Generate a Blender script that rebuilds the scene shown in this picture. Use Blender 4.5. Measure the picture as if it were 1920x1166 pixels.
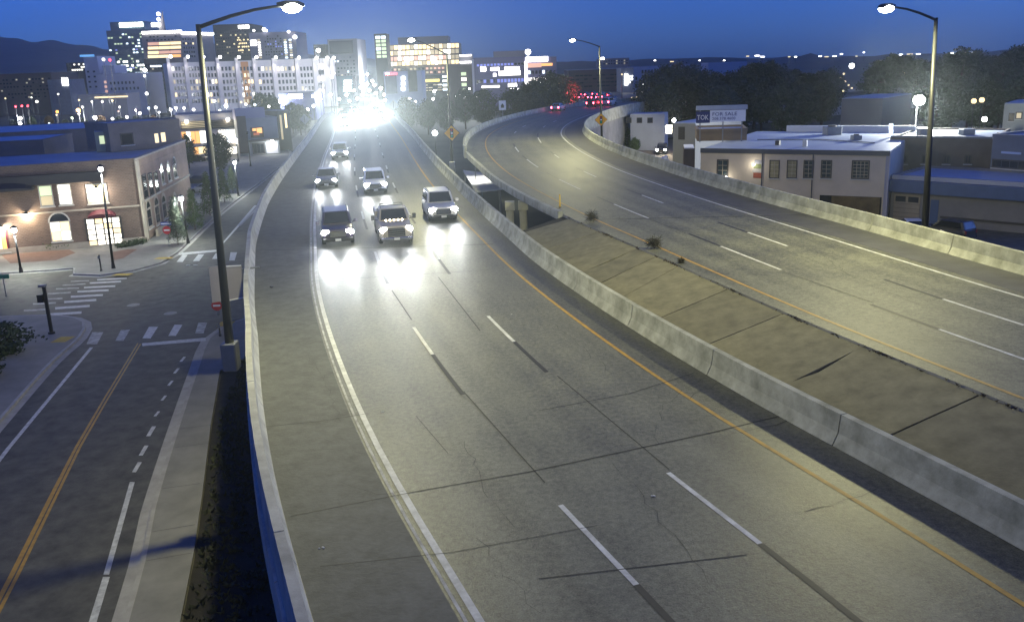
import bpy, bmesh, math, random
from mathutils import Vector, Matrix, noise
random.seed(7)
for o in list(bpy.data.objects): bpy.data.objects.remove(o)
scene = bpy.context.scene
COL = scene.collection

# ---------------------------------------------------------------- camera
FPX = 1656.0                      # focal length in pixels of the 1920 px wide photograph
PITCH = math.atan(418 / 1656.0)
ROLL = math.radians(2.1)
EYE = Vector((0, 0, 17.0))        # 10 m above the motorway deck, 17 m above the street
FW = Vector((0, math.cos(PITCH), -math.sin(PITCH)))
_r0 = Vector((1, 0, 0)); _u0 = Vector((0, math.sin(PITCH), math.cos(PITCH)))
RT = math.cos(ROLL) * _r0 - math.sin(ROLL) * _u0
UP = math.sin(ROLL) * _r0 + math.cos(ROLL) * _u0
cd = bpy.data.cameras.new('camera'); cam = bpy.data.objects.new('camera', cd); COL.objects.link(cam)
cam.matrix_world = Matrix((RT, UP, -FW)).transposed().to_4x4()
cam.location = EYE
cd.sensor_fit = 'HORIZONTAL'; cd.sensor_width = 36; cd.lens = 36 * FPX / 1920
cd.shift_y = -43 / 1920
cd.clip_start = 0.2; cd.clip_end = 20000
scene.camera = cam

# ---------------------------------------------------------------- world, exposure
world = bpy.data.worlds.new('World'); scene.world = world; world.use_nodes = True
nt = world.node_tree; nt.nodes.clear()
sky = nt.nodes.new('ShaderNodeTexSky'); sky.sky_type = 'NISHITA'; sky.sun_disc = False
sky.sun_elevation = math.radians(20); sky.sun_rotation = math.radians(92)
sky.air_density = 1.0; sky.dust_density = 1.0; sky.ozone_density = 10.0; sky.altitude = 0
hsv = nt.nodes.new('ShaderNodeMix'); hsv.data_type = 'RGBA'; hsv.blend_type = 'MULTIPLY'
hsv.inputs[0].default_value = 1.0; hsv.inputs[7].default_value = (0.25, 0.42, 1.05, 1)
bg = nt.nodes.new('ShaderNodeBackground'); bg.inputs[1].default_value = 0.14
wo = nt.nodes.new('ShaderNodeOutputWorld')
nt.links.new(sky.outputs[0], hsv.inputs[6]); nt.links.new(hsv.outputs[2], bg.inputs[0]); nt.links.new(bg.outputs[0], wo.inputs[0])
scene.view_settings.view_transform = 'Standard'; scene.view_settings.look = 'None'
scene.view_settings.gamma = 1; scene.view_settings.exposure = 0.0
scene.view_settings.use_curve_mapping = False
scene.render.engine = 'CYCLES'
scene.cycles.use_denoising = True
scene.cycles.max_bounces = 5; scene.cycles.diffuse_bounces = 2; scene.cycles.glossy_bounces = 2
scene.cycles.transmission_bounces = 2; scene.cycles.caustics_reflective = False; scene.cycles.caustics_refractive = False
scene.cycles.sample_clamp_indirect = 3.0

# ---------------------------------------------------------------- surveying: a pixel of the photograph to a point of the place
def ray(px, py): return FW + RT * ((px - 960) / FPX) + UP * ((540 - py) / FPX)
def at(px, py, z=0.0):            # where that sight line meets the level z
    d = ray(px, py); return EYE + d * ((z - EYE.z) / d.z)
def aty(px, py, Y):               # where it meets the distance Y
    d = ray(px, py); return EYE + d * (Y / d.y)

# ---------------------------------------------------------------- helpers
MATS = {}
def mat(name, col, rough=0.8, var=0.0, scale=1.0, bump=0.0, metal=0.0, emit=0.0, ecol=None, col2=None, bscale=None, stretch=None, spec=None, coat=0.0):
    if name in MATS: return MATS[name]
    m = bpy.data.materials.new(name); m.use_nodes = True; MATS[name] = m
    t = m.node_tree; b = t.nodes['Principled BSDF']
    b.inputs['Base Color'].default_value = (*col, 1); b.inputs['Roughness'].default_value = rough
    b.inputs['Metallic'].default_value = metal
    if spec is not None: b.inputs['Specular IOR Level'].default_value = spec
    if coat: b.inputs['Coat Weight'].default_value = coat
    if emit:
        b.inputs['Emission Color'].default_value = (*(ecol or col), 1); b.inputs['Emission Strength'].default_value = emit
    if 0 < emit < 12: m.cycles.emission_sampling = 'NONE'
    if var or bump or col2:
        tc = t.nodes.new('ShaderNodeTexCoord'); src = tc.outputs['Object']
        if stretch:
            mp = t.nodes.new('ShaderNodeMapping'); mp.inputs['Scale'].default_value = stretch
            t.links.new(src, mp.inputs[0]); src = mp.outputs[0]
        if var or col2:
            n1 = t.nodes.new('ShaderNodeTexNoise'); n1.inputs['Scale'].default_value = scale; n1.inputs['Detail'].default_value = 8; n1.inputs['Roughness'].default_value = .65
            t.links.new(src, n1.inputs['Vector'])
            cr = t.nodes.new('ShaderNodeValToRGB'); cr.color_ramp.elements[0].position = .3; cr.color_ramp.elements[1].position = .7
            a = col2 or tuple(max(0, c * (1 - var)) for c in col); c_ = col if col2 else tuple(c * (1 + var) for c in col)
            cr.color_ramp.elements[0].color = (*a, 1); cr.color_ramp.elements[1].color = (*c_, 1)
            t.links.new(n1.outputs[0], cr.inputs[0]); t.links.new(cr.outputs[0], b.inputs['Base Color'])
        if bump:
            n2 = t.nodes.new('ShaderNodeTexNoise'); n2.inputs['Scale'].default_value = bscale or scale * 8; n2.inputs['Detail'].default_value = 6
            t.links.new(src, n2.inputs['Vector'])
            bp = t.nodes.new('ShaderNodeBump'); bp.inputs['Strength'].default_value = bump; bp.inputs['Distance'].default_value = .02
            t.links.new(n2.outputs[0], bp.inputs['Height']); t.links.new(bp.outputs[0], b.inputs['Normal'])
    return m

def brick_mat(name, c1, c2, mortar, scale=1.0):
    m = bpy.data.materials.new(name); m.use_nodes = True; MATS[name] = m
    t = m.node_tree; b = t.nodes['Principled BSDF']; b.inputs['Roughness'].default_value = .85
    tc = t.nodes.new('ShaderNodeTexCoord'); sp = t.nodes.new('ShaderNodeSeparateXYZ'); t.links.new(tc.outputs['Object'], sp.inputs[0])
    ad = t.nodes.new('ShaderNodeMath'); t.links.new(sp.outputs[0], ad.inputs[0]); t.links.new(sp.outputs[1], ad.inputs[1])
    cb = t.nodes.new('ShaderNodeCombineXYZ'); t.links.new(ad.outputs[0], cb.inputs[0]); t.links.new(sp.outputs[2], cb.inputs[1])
    br = t.nodes.new('ShaderNodeTexBrick'); br.inputs['Scale'].default_value = scale
    br.inputs['Color1'].default_value = (*c1, 1); br.inputs['Color2'].default_value = (*c2, 1); br.inputs['Mortar'].default_value = (*mortar, 1)
    br.inputs['Mortar Size'].default_value = .02; br.inputs['Brick Width'].default_value = .4; br.inputs['Row Height'].default_value = .16
    t.links.new(cb.outputs[0], br.inputs['Vector'])
    n1 = t.nodes.new('ShaderNodeTexNoise'); n1.inputs['Scale'].default_value = .35; t.links.new(tc.outputs['Object'], n1.inputs['Vector'])
    mx = t.nodes.new('ShaderNodeMix'); mx.data_type = 'RGBA'; mx.blend_type = 'MULTIPLY'; mx.inputs[0].default_value = .5
    t.links.new(br.outputs[0], mx.inputs[6]); t.links.new(n1.outputs[0], mx.inputs[7]); t.links.new(mx.outputs[2], b.inputs['Base Color'])
    return m

def link(o, parent=None):
    COL.objects.link(o)
    if parent is not None: o.parent = parent
    return o
def tag(o, label=None, cat=None, group=None, kind=None):
    if label: o['label'] = label
    if cat: o['category'] = cat
    if group: o['group'] = group
    if kind: o['kind'] = kind
    return o
def empty(name, loc=(0, 0, 0), rz=0, label=None, cat=None, group=None):
    o = bpy.data.objects.new(name, None); o.location = loc; o.rotation_euler = (0, 0, rz); o.empty_display_size = .3
    return tag(link(o), label, cat, group)
def origin_of(p):
    v = Vector((0, 0, 0))
    while p is not None: v = v + p.location; p = p.parent
    return v

class MB:
    """collects one mesh, in world coordinates unless local=True at build"""
    def __init__(s): s.v = []; s.f = []; s.mi = []; s.cur = 0
    def add(s, vs, fs):
        k = len(s.v); s.v += [Vector(v) for v in vs]
        for f in fs: s.f.append(tuple(i + k for i in f)); s.mi.append(s.cur)
        return s
    def quad(s, a, b, c, d): return s.add([a, b, c, d], [(0, 1, 2, 3)])
    def poly(s, pts): return s.add(pts, [tuple(range(len(pts)))])
    def box(s, x0, x1, y0, y1, z0, z1):
        return s.add([(x0, y0, z0), (x1, y0, z0), (x1, y1, z0), (x0, y1, z0), (x0, y0, z1), (x1, y0, z1), (x1, y1, z1), (x0, y1, z1)],
                     [(0, 3, 2, 1), (4, 5, 6, 7), (0, 1, 5, 4), (1, 2, 6, 5), (2, 3, 7, 6), (3, 0, 4, 7)])
    def hexa(s, lo, hi):          # two quads of corners, same order (counter-clockwise from above)
        return s.add(list(lo) + list(hi), [(0, 3, 2, 1), (4, 5, 6, 7), (0, 1, 5, 4), (1, 2, 6, 5), (2, 3, 7, 6), (3, 0, 4, 7)])
    def prism(s, pts, z0, z1):    # outline in plan, extruded
        n = len(pts); a = [(p[0], p[1], z0) for p in pts]; b = [(p[0], p[1], z1) for p in pts]
        return s.add(a + b, [tuple(range(n - 1, -1, -1)), tuple(range(n, 2 * n))] + [(i, (i + 1) % n, n + (i + 1) % n, n + i) for i in range(n)])
    def loft(s, rings, cap=True, closed=True):
        n = len(rings[0]); vs = [p for r in rings for p in r]; fs = []
        for k in range(len(rings) - 1):
            for i in range(n if closed else n - 1):
                j = (i + 1) % n; fs.append((k * n + i, k * n + j, (k + 1) * n + j, (k + 1) * n + i))
        if cap: fs += [tuple(range(n - 1, -1, -1)), tuple((len(rings) - 1) * n + i for i in range(n))]
        return s.add(vs, fs)
    def tube(s, pts, rad, n=8):
        pts = [Vector(p) for p in pts]; rings = []
        for i, p in enumerate(pts):
            t = (pts[min(i + 1, len(pts) - 1)] - pts[max(i - 1, 0)]).normalized()
            a = t.cross(Vector((0, 0, 1)))
            a = Vector((1, 0, 0)) if a.length < .05 else a.normalized()
            b = t.cross(a); r = rad[i] if isinstance(rad, (list, tuple)) else rad
            rings.append([p + (a * math.cos(q * 2 * math.pi / n) + b * math.sin(q * 2 * math.pi / n)) * r for q in range(n)])
        return s.loft(rings)
    def ball(s, c, r, nu=8, nv=6, sq=(1, 1, 1)):
        c = Vector(c); rings = []
        for j in range(1, nv):
            a = math.pi * j / nv
            rings.append([c + Vector((math.sin(a) * math.cos(q * 2 * math.pi / nu) * sq[0], math.sin(a) * math.sin(q * 2 * math.pi / nu) * sq[1], -math.cos(a) * sq[2])) * r for q in range(nu)])
        return s.loft(rings)
    def mesh(s, name, mats, off=Vector((0, 0, 0)), smooth=False):
        me = bpy.data.meshes.new(name); me.from_pydata([v - off for v in s.v], [], s.f)
        for m in (mats if isinstance(mats, (list, tuple)) else [mats]):
            if m is not None: me.materials.append(m)
        if any(s.mi): me.polygons.foreach_set('material_index', s.mi)
        if smooth: me.polygons.foreach_set('use_smooth', [True] * len(me.polygons))
        me.update(); return me
    def build(s, name, mats, parent=None, local=False, loc=None, smooth=False):
        off = Vector((0, 0, 0))
        if loc is not None: off = Vector(loc)
        elif parent is not None and not local: off = origin_of(parent)
        o = bpy.data.objects.new(name, s.mesh(name, mats, off, smooth))
        if loc is not None:
            o.location = off - (origin_of(parent) if parent is not None else Vector((0, 0, 0)))
        return link(o, parent)
def fix_normals(o):
    b = bmesh.new(); b.from_mesh(o.data); bmesh.ops.recalc_face_normals(b, faces=b.faces); b.to_mesh(o.data); b.free(); return o
def bevel(o, w, seg=2):
    b = bmesh.new(); b.from_mesh(o.data); bmesh.ops.recalc_face_normals(b, faces=b.faces)
    bmesh.ops.bevel(b, geom=list(b.edges), offset=w, segments=seg, affect='EDGES', profile=.5)
    b.to_mesh(o.data); b.free()
    return o
def copy_tree(o, parent=None):
    c = o.copy(); link(c); c.parent = parent
    for ch in list(o.children): copy_tree(ch, c)
    return c
def light(name, kind, loc, power, col, parent=None, aim=None, size=.2, cone=150, blend=.6):
    ld = bpy.data.lights.new(name, kind); ld.energy = power; ld.color = col
    if kind == 'SPOT': ld.spot_size = math.radians(cone); ld.spot_blend = blend
    ld.shadow_soft_size = size
    o = bpy.data.objects.new(name, ld); o.location = loc
    if aim is not None: o.rotation_euler = Vector(aim).to_track_quat('-Z', 'Y').to_euler()
    return link(o, parent)
def text(name, s, size, m, parent, loc, rot, depth=.01, align='LEFT', sx=1.0):
    cu = bpy.data.curves.new(name, 'FONT'); cu.body = s; cu.size = size; cu.extrude = depth; cu.align_x = align; cu.resolution_u = 2
    tmp = bpy.data.objects.new(name, cu); COL.objects.link(tmp)
    dg = bpy.context.evaluated_depsgraph_get(); me = bpy.data.meshes.new_from_object(tmp.evaluated_get(dg))
    COL.objects.unlink(tmp); bpy.data.objects.remove(tmp)
    me.materials.clear(); me.materials.append(m)
    o = bpy.data.objects.new(name, me); o.location = loc; o.rotation_euler = rot; o.scale = (sx, 1, 1)
    return link(o, parent)

class Plane:
    """a vertical wall plane through two points of the ground; u runs along it, d stands out of it toward the camera side"""
    def __init__(s, A, B):
        s.A = Vector((A[0], A[1], 0)); s.B = Vector((B[0], B[1], 0)); s.t = (s.B - s.A).normalized(); s.L = (s.B - s.A).length
        s.n = Vector((s.t.y, -s.t.x, 0))
    def uv(s, px, py):
        d = ray(px, py); k = (s.A - EYE).dot(s.n) / d.dot(s.n); p = EYE + d * k
        return (p - s.A).dot(s.t), p.z
    def p(s, u, z, d=0.0): return s.A + s.t * u + s.n * d + Vector((0, 0, z))
    def box(s, mb, u0, u1, z0, z1, d0, d1):
        return mb.hexa([s.p(u0, z0, d1), s.p(u1, z0, d1), s.p(u1, z0, d0), s.p(u0, z0, d0)], [s.p(u0, z1, d1), s.p(u1, z1, d1), s.p(u1, z1, d0), s.p(u0, z1, d0)])
    def rect(s, px0, py0, px1, py1):
        pm = (px0 + px1) / 2; qm = (py0 + py1) / 2
        return s.uv(px0, qm)[0], s.uv(px1, qm)[0], s.uv(pm, py1)[1], s.uv(pm, py0)[1]

def catmull(pts, step=2.0):
    pts = [Vector((*p, 0)) if len(p) == 2 else Vector(p) for p in pts]
    P = [2 * pts[0] - pts[1]] + pts + [2 * pts[-1] - pts[-2]]; out = []
    for i in range(1, len(P) - 2):
        n = max(1, int((P[i + 1] - P[i]).length / step))
        for k in range(n):
            t = k / n; a, b, c, d = P[i - 1], P[i], P[i + 1], P[i + 2]
            out.append(.5 * ((2 * b) + (c - a) * t + (2 * a - 5 * b + 4 * c - d) * t * t + (3 * b - a - 3 * c + d) * t ** 3))
    out.append(pts[-1]); return out
def lerp_tab(tab, y):
    if y <= tab[0][0]: return tab[0][1]
    for (a, b), (c, d) in zip(tab, tab[1:]):
        if y <= c: return b + (d - b) * (y - a) / (c - a)
    return tab[-1][1]

class Road:
    """reference line sampled along its length; offsets are to its right (+) or left (-)"""
    def __init__(s, pts, zfun, step=1.5):
        c = catmull(pts, step)
        for _ in range(6): c = [c[0]] + [(c[i - 1] + 2 * c[i] + c[i + 1]) / 4 for i in range(1, len(c) - 1)] + [c[-1]]
        s.c = c; s.zf = zfun; s.s = [0.0]; s.n = []
        for i in range(1, len(c)): s.s.append(s.s[-1] + (c[i] - c[i - 1]).length)
        for i in range(len(c)):
            t = (c[min(i + 1, len(c) - 1)] - c[max(0, i - 1)]).normalized(); s.n.append(Vector((t.y, -t.x, 0)))
    def at(s, y):                 # arclength at which the line passes distance y
        for i in range(1, len(s.c)):
            if s.c[i].y >= y:
                f = (y - s.c[i - 1].y) / max(1e-6, s.c[i].y - s.c[i - 1].y); return s.s[i - 1] + f * (s.s[i] - s.s[i - 1])
        return s.s[-1]
    def p(s, d, off, dz=0.0):
        i = 1
        lo, hi = 1, len(s.s) - 1
        while lo < hi:
            m = (lo + hi) // 2
            if s.s[m] < d: lo = m + 1
            else: hi = m
        i = lo; f = (d - s.s[i - 1]) / max(1e-6, s.s[i] - s.s[i - 1])
        c = s.c[i - 1].lerp(s.c[i], f); n = s.n[i - 1].lerp(s.n[i], f).normalized()
        o = off(c.y) if callable(off) else off
        q = c + n * o; return Vector((q.x, q.y, s.zf(c.y) + dz))
    def nearest(s, q):            # arclength and offset of a plan point
        k = min(range(len(s.c)), key=lambda i: (s.c[i].x - q[0]) ** 2 + (s.c[i].y - q[1]) ** 2)
        d = Vector((q[0], q[1], 0)) - Vector((s.c[k].x, s.c[k].y, 0)); t = Vector((-s.n[k].y, s.n[k].x, 0))
        return s.s[k] + d.dot(t), d.dot(s.n[k])
    def stations(s, d0, d1, step=2.0):
        n = max(1, int(math.ceil((d1 - d0) / step))); return [d0 + (d1 - d0) * i / n for i in range(n + 1)]
    def ribbon(s, mb, d0, d1, o0, o1, dz, step=2.0):
        st = s.stations(d0, d1, step)
        a = [s.p(d, o0, dz) for d in st]; b = [s.p(d, o1, dz) for d in st]; n = len(st)
        return mb.add(a + b, [(i, n + i, n + i + 1, i + 1) for i in range(n - 1)])
    def sweep(s, mb, d0, d1, prof, off, step=2.0):   # prof: (offset, height) outline
        rings = []
        for d in s.stations(d0, d1, step):
            base = off; rings.append([s.p(d, (lambda y, q=q: (base(y) if callable(base) else base) + q[0]), q[1]) for q in prof])
        return mb.loft(rings)
# ---------------------------------------------------------------- materials
def road_mat(name, base, rough, lane, shift):
    """worn pavement: aggregate grain, blotches, polished wheel tracks; uv in metres across and along"""
    m = bpy.data.materials.new(name); m.use_nodes = True; MATS[name] = m; t = m.node_tree; b = t.nodes['Principled BSDF']; N = t.nodes.new; Lk = t.links.new
    uv = N('ShaderNodeUVMap'); uv.uv_map = 'road'; tc = N('ShaderNodeTexCoord')
    def nz(scale, detail, src, rough_=.6):
        n_ = N('ShaderNodeTexNoise'); n_.inputs['Scale'].default_value = scale; n_.inputs['Detail'].default_value = detail; n_.inputs['Roughness'].default_value = rough_; Lk(src, n_.inputs['Vector']); return n_.outputs[0]
    def mth(op, a, b_=None):
        n_ = N('ShaderNodeMath'); n_.operation = op
        for k, q in enumerate((a, b_)):
            if q is None: continue
            if isinstance(q, (int, float)): n_.inputs[k].default_value = q
            else: Lk(q, n_.inputs[k])
        return n_.outputs[0]
    sep = N('ShaderNodeSeparateXYZ'); Lk(uv.outputs[0], sep.inputs[0])
    tr = mth('COSINE', mth('MULTIPLY', mth('ADD', sep.outputs[0], shift), 4 * math.pi / lane))       # wheel tracks
    st = N('ShaderNodeMapping'); st.inputs['Scale'].default_value = (1.2, .035, 1); Lk(uv.outputs[0], st.inputs[0])
    streak = nz(1.0, 5, st.outputs[0]); grain = nz(6.0, 4, tc.outputs['Object'], .75); blot = nz(.42, 6, tc.outputs['Object']); big = nz(.06, 3, tc.outputs['Object'])
    f = mth('MULTIPLY', tr, .1)
    for o_, k in ((streak, .9), (grain, 2.6), (nz(26.0, 2, tc.outputs['Object'], .8), 2.2), (blot, 1.4), (big, .6)): f = mth('ADD', f, mth('MULTIPLY', mth('SUBTRACT', o_, .5), k))
    f = mth('MAXIMUM', mth('ADD', f, 1.0), .3)
    cv = N('ShaderNodeMix'); cv.data_type = 'RGBA'; cv.blend_type = 'MULTIPLY'; cv.inputs[0].default_value = 1; cv.inputs[6].default_value = (*base, 1); Lk(f, cv.inputs[7]); Lk(cv.outputs[2], b.inputs['Base Color'])
    Lk(mth('ADD', mth('MULTIPLY', blot, .12), rough - .06), b.inputs['Roughness']); b.inputs['Specular IOR Level'].default_value = .5
    bp = N('ShaderNodeBump'); bp.inputs['Strength'].default_value = .45; bp.inputs['Distance'].default_value = .02; Lk(nz(14, 5, tc.outputs['Object'], .7), bp.inputs['Height']); Lk(bp.outputs[0], b.inputs['Normal'])
    return m
asphalt = road_mat('motorway_asphalt', (.088, .089, .065), .5, 3.25, .0)
asphalt_e = road_mat('eastbound_asphalt', (.1, .1, .068), .6, 3.1, .8)
shoulder_m = mat('shoulder_concrete', (.074, .077, .074), .75, var=.3, scale=2.2, bump=.5, bscale=9)
street_m = mat('street_asphalt', (.078, .076, .062), .75, var=.45, scale=1.1, bump=.3, bscale=16)
conc = mat('barrier_concrete', (.44, .44, .36), .85, col2=(.17, .175, .13), scale=1.1, bump=.35, bscale=18)
conc_dark = mat('bridge_concrete', (.23, .23, .22), .85, var=.25, scale=.4, bump=.2, bscale=8)
slope_m = mat('slope_concrete', (.16, .148, .09), .9, var=.3, scale=1.6, bump=.35, bscale=12)
slope_m2 = mat('slope_concrete_dark', (.138, .128, .08), .9, var=.3, scale=1.4, bump=.35, bscale=12)
walk_m = mat('sidewalk_concrete', (.21, .205, .18), .85, var=.2, scale=.6, bump=.2, bscale=12)
curb_m = mat('curb_concrete', (.33, .32, .29), .85, var=.2, scale=1.2)
white_p = mat('white_paint', (.62, .63, .6), .6, col2=(.3, .3, .28), scale=3.5)
white_worn = mat('worn_white_paint', (.5, .5, .47), .7, col2=(.12, .12, .11), scale=2.5)
black_p = mat('black_contrast_paint', (.016, .016, .016), .6, var=.3, scale=4)
yel_p = mat('yellow_paint', (.46, .27, .03), .6, col2=(.25, .15, .03), scale=3)
joint_m = mat('joint_sealant', (.012, .012, .012), .7)
brickpave_m = mat('brick_paving', (.16, .095, .07), .85, var=.25, scale=2.5)
soil_m = mat('planting_soil', (.022, .02, .014), .95, var=.4, scale=1.5, bump=.6)
grass_m = mat('dry_grass_ground', (.03, .034, .02), .95, var=.4, scale=.12, bump=.5, bscale=2)
pole_m = mat('dark_bronze_steel', (.03, .032, .035), .45, metal=.3)
galv_m = mat('galvanised_steel', (.22, .23, .24), .45, metal=.6, var=.1, scale=3)
lensw = mat('lamp_lens_white', (1, 1, 1), .4, emit=60, ecol=(.95, 1, .9))
black_m = mat('black_steel', (.012, .012, .013), .45)
dirt_m = mat('dirt', (.16, .13, .09), .95, var=.3, scale=.4)

# ---------------------------------------------------------------- the ground
mb = MB(); R_ = 3100
n = 24
g = [[(-R_ + 2 * R_ * i / n, -600 + (R_ + 600) * j / n, -.06) for i in range(n + 1)] for j in range(n + 1)]
mb.add([p for r in g for p in r], [(j * (n + 1) + i, j * (n + 1) + i + 1, (j + 1) * (n + 1) + i + 1, (j + 1) * (n + 1) + i) for j in range(n) for i in range(n)])
tag(mb.build('ground', grass_m), kind='structure')

# ---------------------------------------------------------------- the two roadways
def smooth(t): t = max(0, min(1, t)); return t * t * (3 - 2 * t)
def zl(y): return 7.0 if y < 185 else 7.0 - 6.97 * smooth((y - 185) / 215)
def zr(y): return 7.9 if y < 175 else 7.9 - 2.5 * smooth((y - 175) / 150)
LW = Road([(20.6, -24), (16.2, -9), (13.0, 2), (10.85, 9.3), (8.96, 15.3), (6.96, 20.44), (5.12, 25.45), (2.52, 34), (.03, 43.5), (-1.63, 51.5), (-4.2, 64.2), (-7.9, 84.6), (-12.0, 110), (-16.4, 137.8), (-24.7, 188), (-32, 235), (-38.5, 285), (-45, 340), (-52, 420), (-62, 560), (-78, 800)], zl)
RW = Road([(26.5, -24), (22.0, -7), (19.2, 3.0), (16.2, 13.4), (13.55, 22), (12.1, 26.1), (10.55, 31.3), (8.45, 39.2), (7.05, 44.7), (4.9, 52.7), (2.05, 65.7), (0.05, 76.7), (-1.65, 91), (-2.5, 105), (-2.4, 120), (-.6, 136), (2.8, 152), (7.8, 169), (14.6, 186), (24, 203), (37, 220), (55, 238), (85, 262), (140, 296)], zr)
kL = [(15, .955), (50, .985), (110, 1.04)]
def loff(base): return lambda y: base * lerp_tab(kL, y)
l_d2, l_d1, l_edge = loff(-3.25), loff(-6.5), loff(-9.85)
l_bar = lambda y: -lerp_tab([(15, 12.3), (36, 12.3), (45, 12.65), (55, 13.25), (72, 13.6), (200, 13.4)], y)
l_rbar = lambda y: lerp_tab([(20, 1.55), (45, 1.45), (80, 1.75), (110, 1.65)], y)
r_d1 = lambda y: lerp_tab([(24, 2.62), (50, 2.95), (100, 3.3)], y)
r_d2 = lambda y: lerp_tab([(24, 5.4), (50, 5.95), (100, 6.6)], y)
r_edge = lambda y: lerp_tab([(24, 8.1), (50, 8.9), (100, 9.7)], y)
r_bar = lambda y: lerp_tab([(24, 10.6), (45, 11.6), (75, 12.6), (200, 12.5)], y)
r_left = lambda y: -lerp_tab([(22, .6), (40, .8), (53, 1.15), (64, 1.5), (84, 1.6), (98, 2.2), (200, 2.3)], y)
sL0, sL1 = 2.0, LW.s[-1] - 2
sR0, sR1 = 2.0, RW.s[-1] - 2

def roadway(name, RD, s0, s1, o0, o1, m):
    mb = MB(); st = RD.stations(s0, s1, 2.5); K = 8; rows = []
    for d in st:
        c = RD.p(d, 0).y
        a, b = o0, o1
        rows.append([RD.p(d, (lambda y, k=k: (a(y) if callable(a) else a) * (1 - k / K) + (b(y) if callable(b) else b) * k / K)) for k in range(K + 1)])
    mb.add([p for r in rows for p in r], [(j * (K + 1) + i, j * (K + 1) + i + 1, (j + 1) * (K + 1) + i + 1, (j + 1) * (K + 1) + i) for j in range(len(st) - 1) for i in range(K)])
    ob = mb.build(name, m); ul = ob.data.uv_layers.new(name='road'); vuv = []
    for d in st:
        y = RD.p(d, 0).y; a_ = o0(y); b_ = o1(y); vuv += [(a_ + (b_ - a_) * k / K, d) for k in range(K + 1)]
    for lp in ob.data.loops: ul.data[lp.index].uv = vuv[lp.vertex_index]
    return tag(ob, kind='structure')
road_w = roadway('westbound_road', LW, sL0, sL1, l_bar, l_rbar, asphalt)
road_e = roadway('eastbound_road', RW, sR0, sR1, r_left, r_bar, asphalt_e)
# the slab under each, open where the cross street runs below
def slab(name, RD, d0, d1, a, b, th, m):
    mb = MB(); rings = []
    for d in RD.stations(d0, d1, 3):
        rings.append([RD.p(d, a, -.012), RD.p(d, b, -.012), RD.p(d, b, -th), RD.p(d, a, -th)])
    mb.loft(rings); return tag(fix_normals(mb.build(name, m)), kind='structure')
def wall_under(name, RD, d0, d1, a, b, m):
    mb = MB(); rings = []
    for d in RD.stations(d0, d1, 3):
        q = [RD.p(d, a, -1.0), RD.p(d, b, -1.0)]
        rings.append([q[0], q[1], Vector((q[1].x, q[1].y, -.3)), Vector((q[0].x, q[0].y, -.3))])
    mb.loft(rings); return tag(fix_normals(mb.build(name, m)), kind='structure')
aL = lambda y: l_bar(y) - .3
bL = lambda y: l_rbar(y) + .3
slab('westbound_deck', LW, sL0, LW.at(330), lambda y: l_bar(y) - .02, lambda y: l_rbar(y) + .02, 1.25, conc_dark)
slab('eastbound_deck', RW, sR0, sR1, lambda y: r_left(y) + .02, lambda y: r_bar(y) - .02, .3, conc_dark)
slab('eastbound_girders', RW, sR0, sR1, lambda y: r_left(y) + 1.6, lambda y: r_bar(y) - 1.2, 1.3, conc_dark)
wall_under('retaining_wall', LW, sL0, LW.at(57), aL, bL, conc_dark)
wall_under('retaining_wall', LW, LW.at(128), LW.at(330), aL, bL, conc_dark)
wall_under('retaining_wall', RW, sR0, RW.at(54), lambda y: r_left(y) + .3, lambda y: r_bar(y) + .1, conc_dark)
wall_under('retaining_wall', RW, RW.at(130), sR1, lambda y: r_left(y) + .3, lambda y: r_bar(y) - .2, conc_dark)

mb = MB(); LW.ribbon(mb, sL0, LW.at(330), lambda y: l_bar(y) + .01, lambda y: l_edge(y) - .35, .004)
mb.build('shoulder', shoulder_m, road_w)
mb = MB(); RW.ribbon(mb, sR0, RW.at(215), lambda y: r_edge(y) + .5, lambda y: r_bar(y) - .01, .004)
mb.build('shoulder', mat('dark_shoulder', (.062, .062, .064), .75, var=.25, scale=.8, bump=.3, bscale=10), road_e)

def line(RD, d0, d1, off, w, m, name, parent, dz=.008):
    mb = MB(); f = (lambda y: off(y) - w / 2) if callable(off) else off - w / 2; h = (lambda y: off(y) + w / 2) if callable(off) else off + w / 2
    RD.ribbon(mb, d0, d1, f, h, dz); return mb.build(name, m, parent)
# each painted line of the westbound side
line(LW, sL0, LW.at(330), l_edge, .16, white_p, 'edge_line', road_w)
line(LW, sL0, LW.at(330), lambda y: l_edge(y) - .24, .07, white_worn, 'ghost_line', road_w)
line(LW, sL0, LW.at(330), 0.0, .13, yel_p, 'edge_line', road_w)
def dashes(RD, off, far_px, z, cyc, wl, bl, parent, ymin, ymax):
    s0 = RD.nearest(at(*far_px, z))[0]; k = -6
    while k < 20:
        s = s0 + k * cyc; k += 1
        if s - wl - bl < RD.s[0] + 2 or RD.p(s, 0).y > ymax: continue
        line(RD, s - wl, s, off, .13, white_p, 'lane_dash', parent)
        line(RD, s - wl - bl, s - wl, off, .15, black_p, 'contrast_dash', parent, .0075)
dashes(LW, l_d2, (921, 592), 7, 15.3, 3.7, 3.6, road_w, -10, 200)
dashes(LW, l_d1, (788, 612), 7, 15.3, 3.6, 4.2, road_w, -10, 200)
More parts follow.
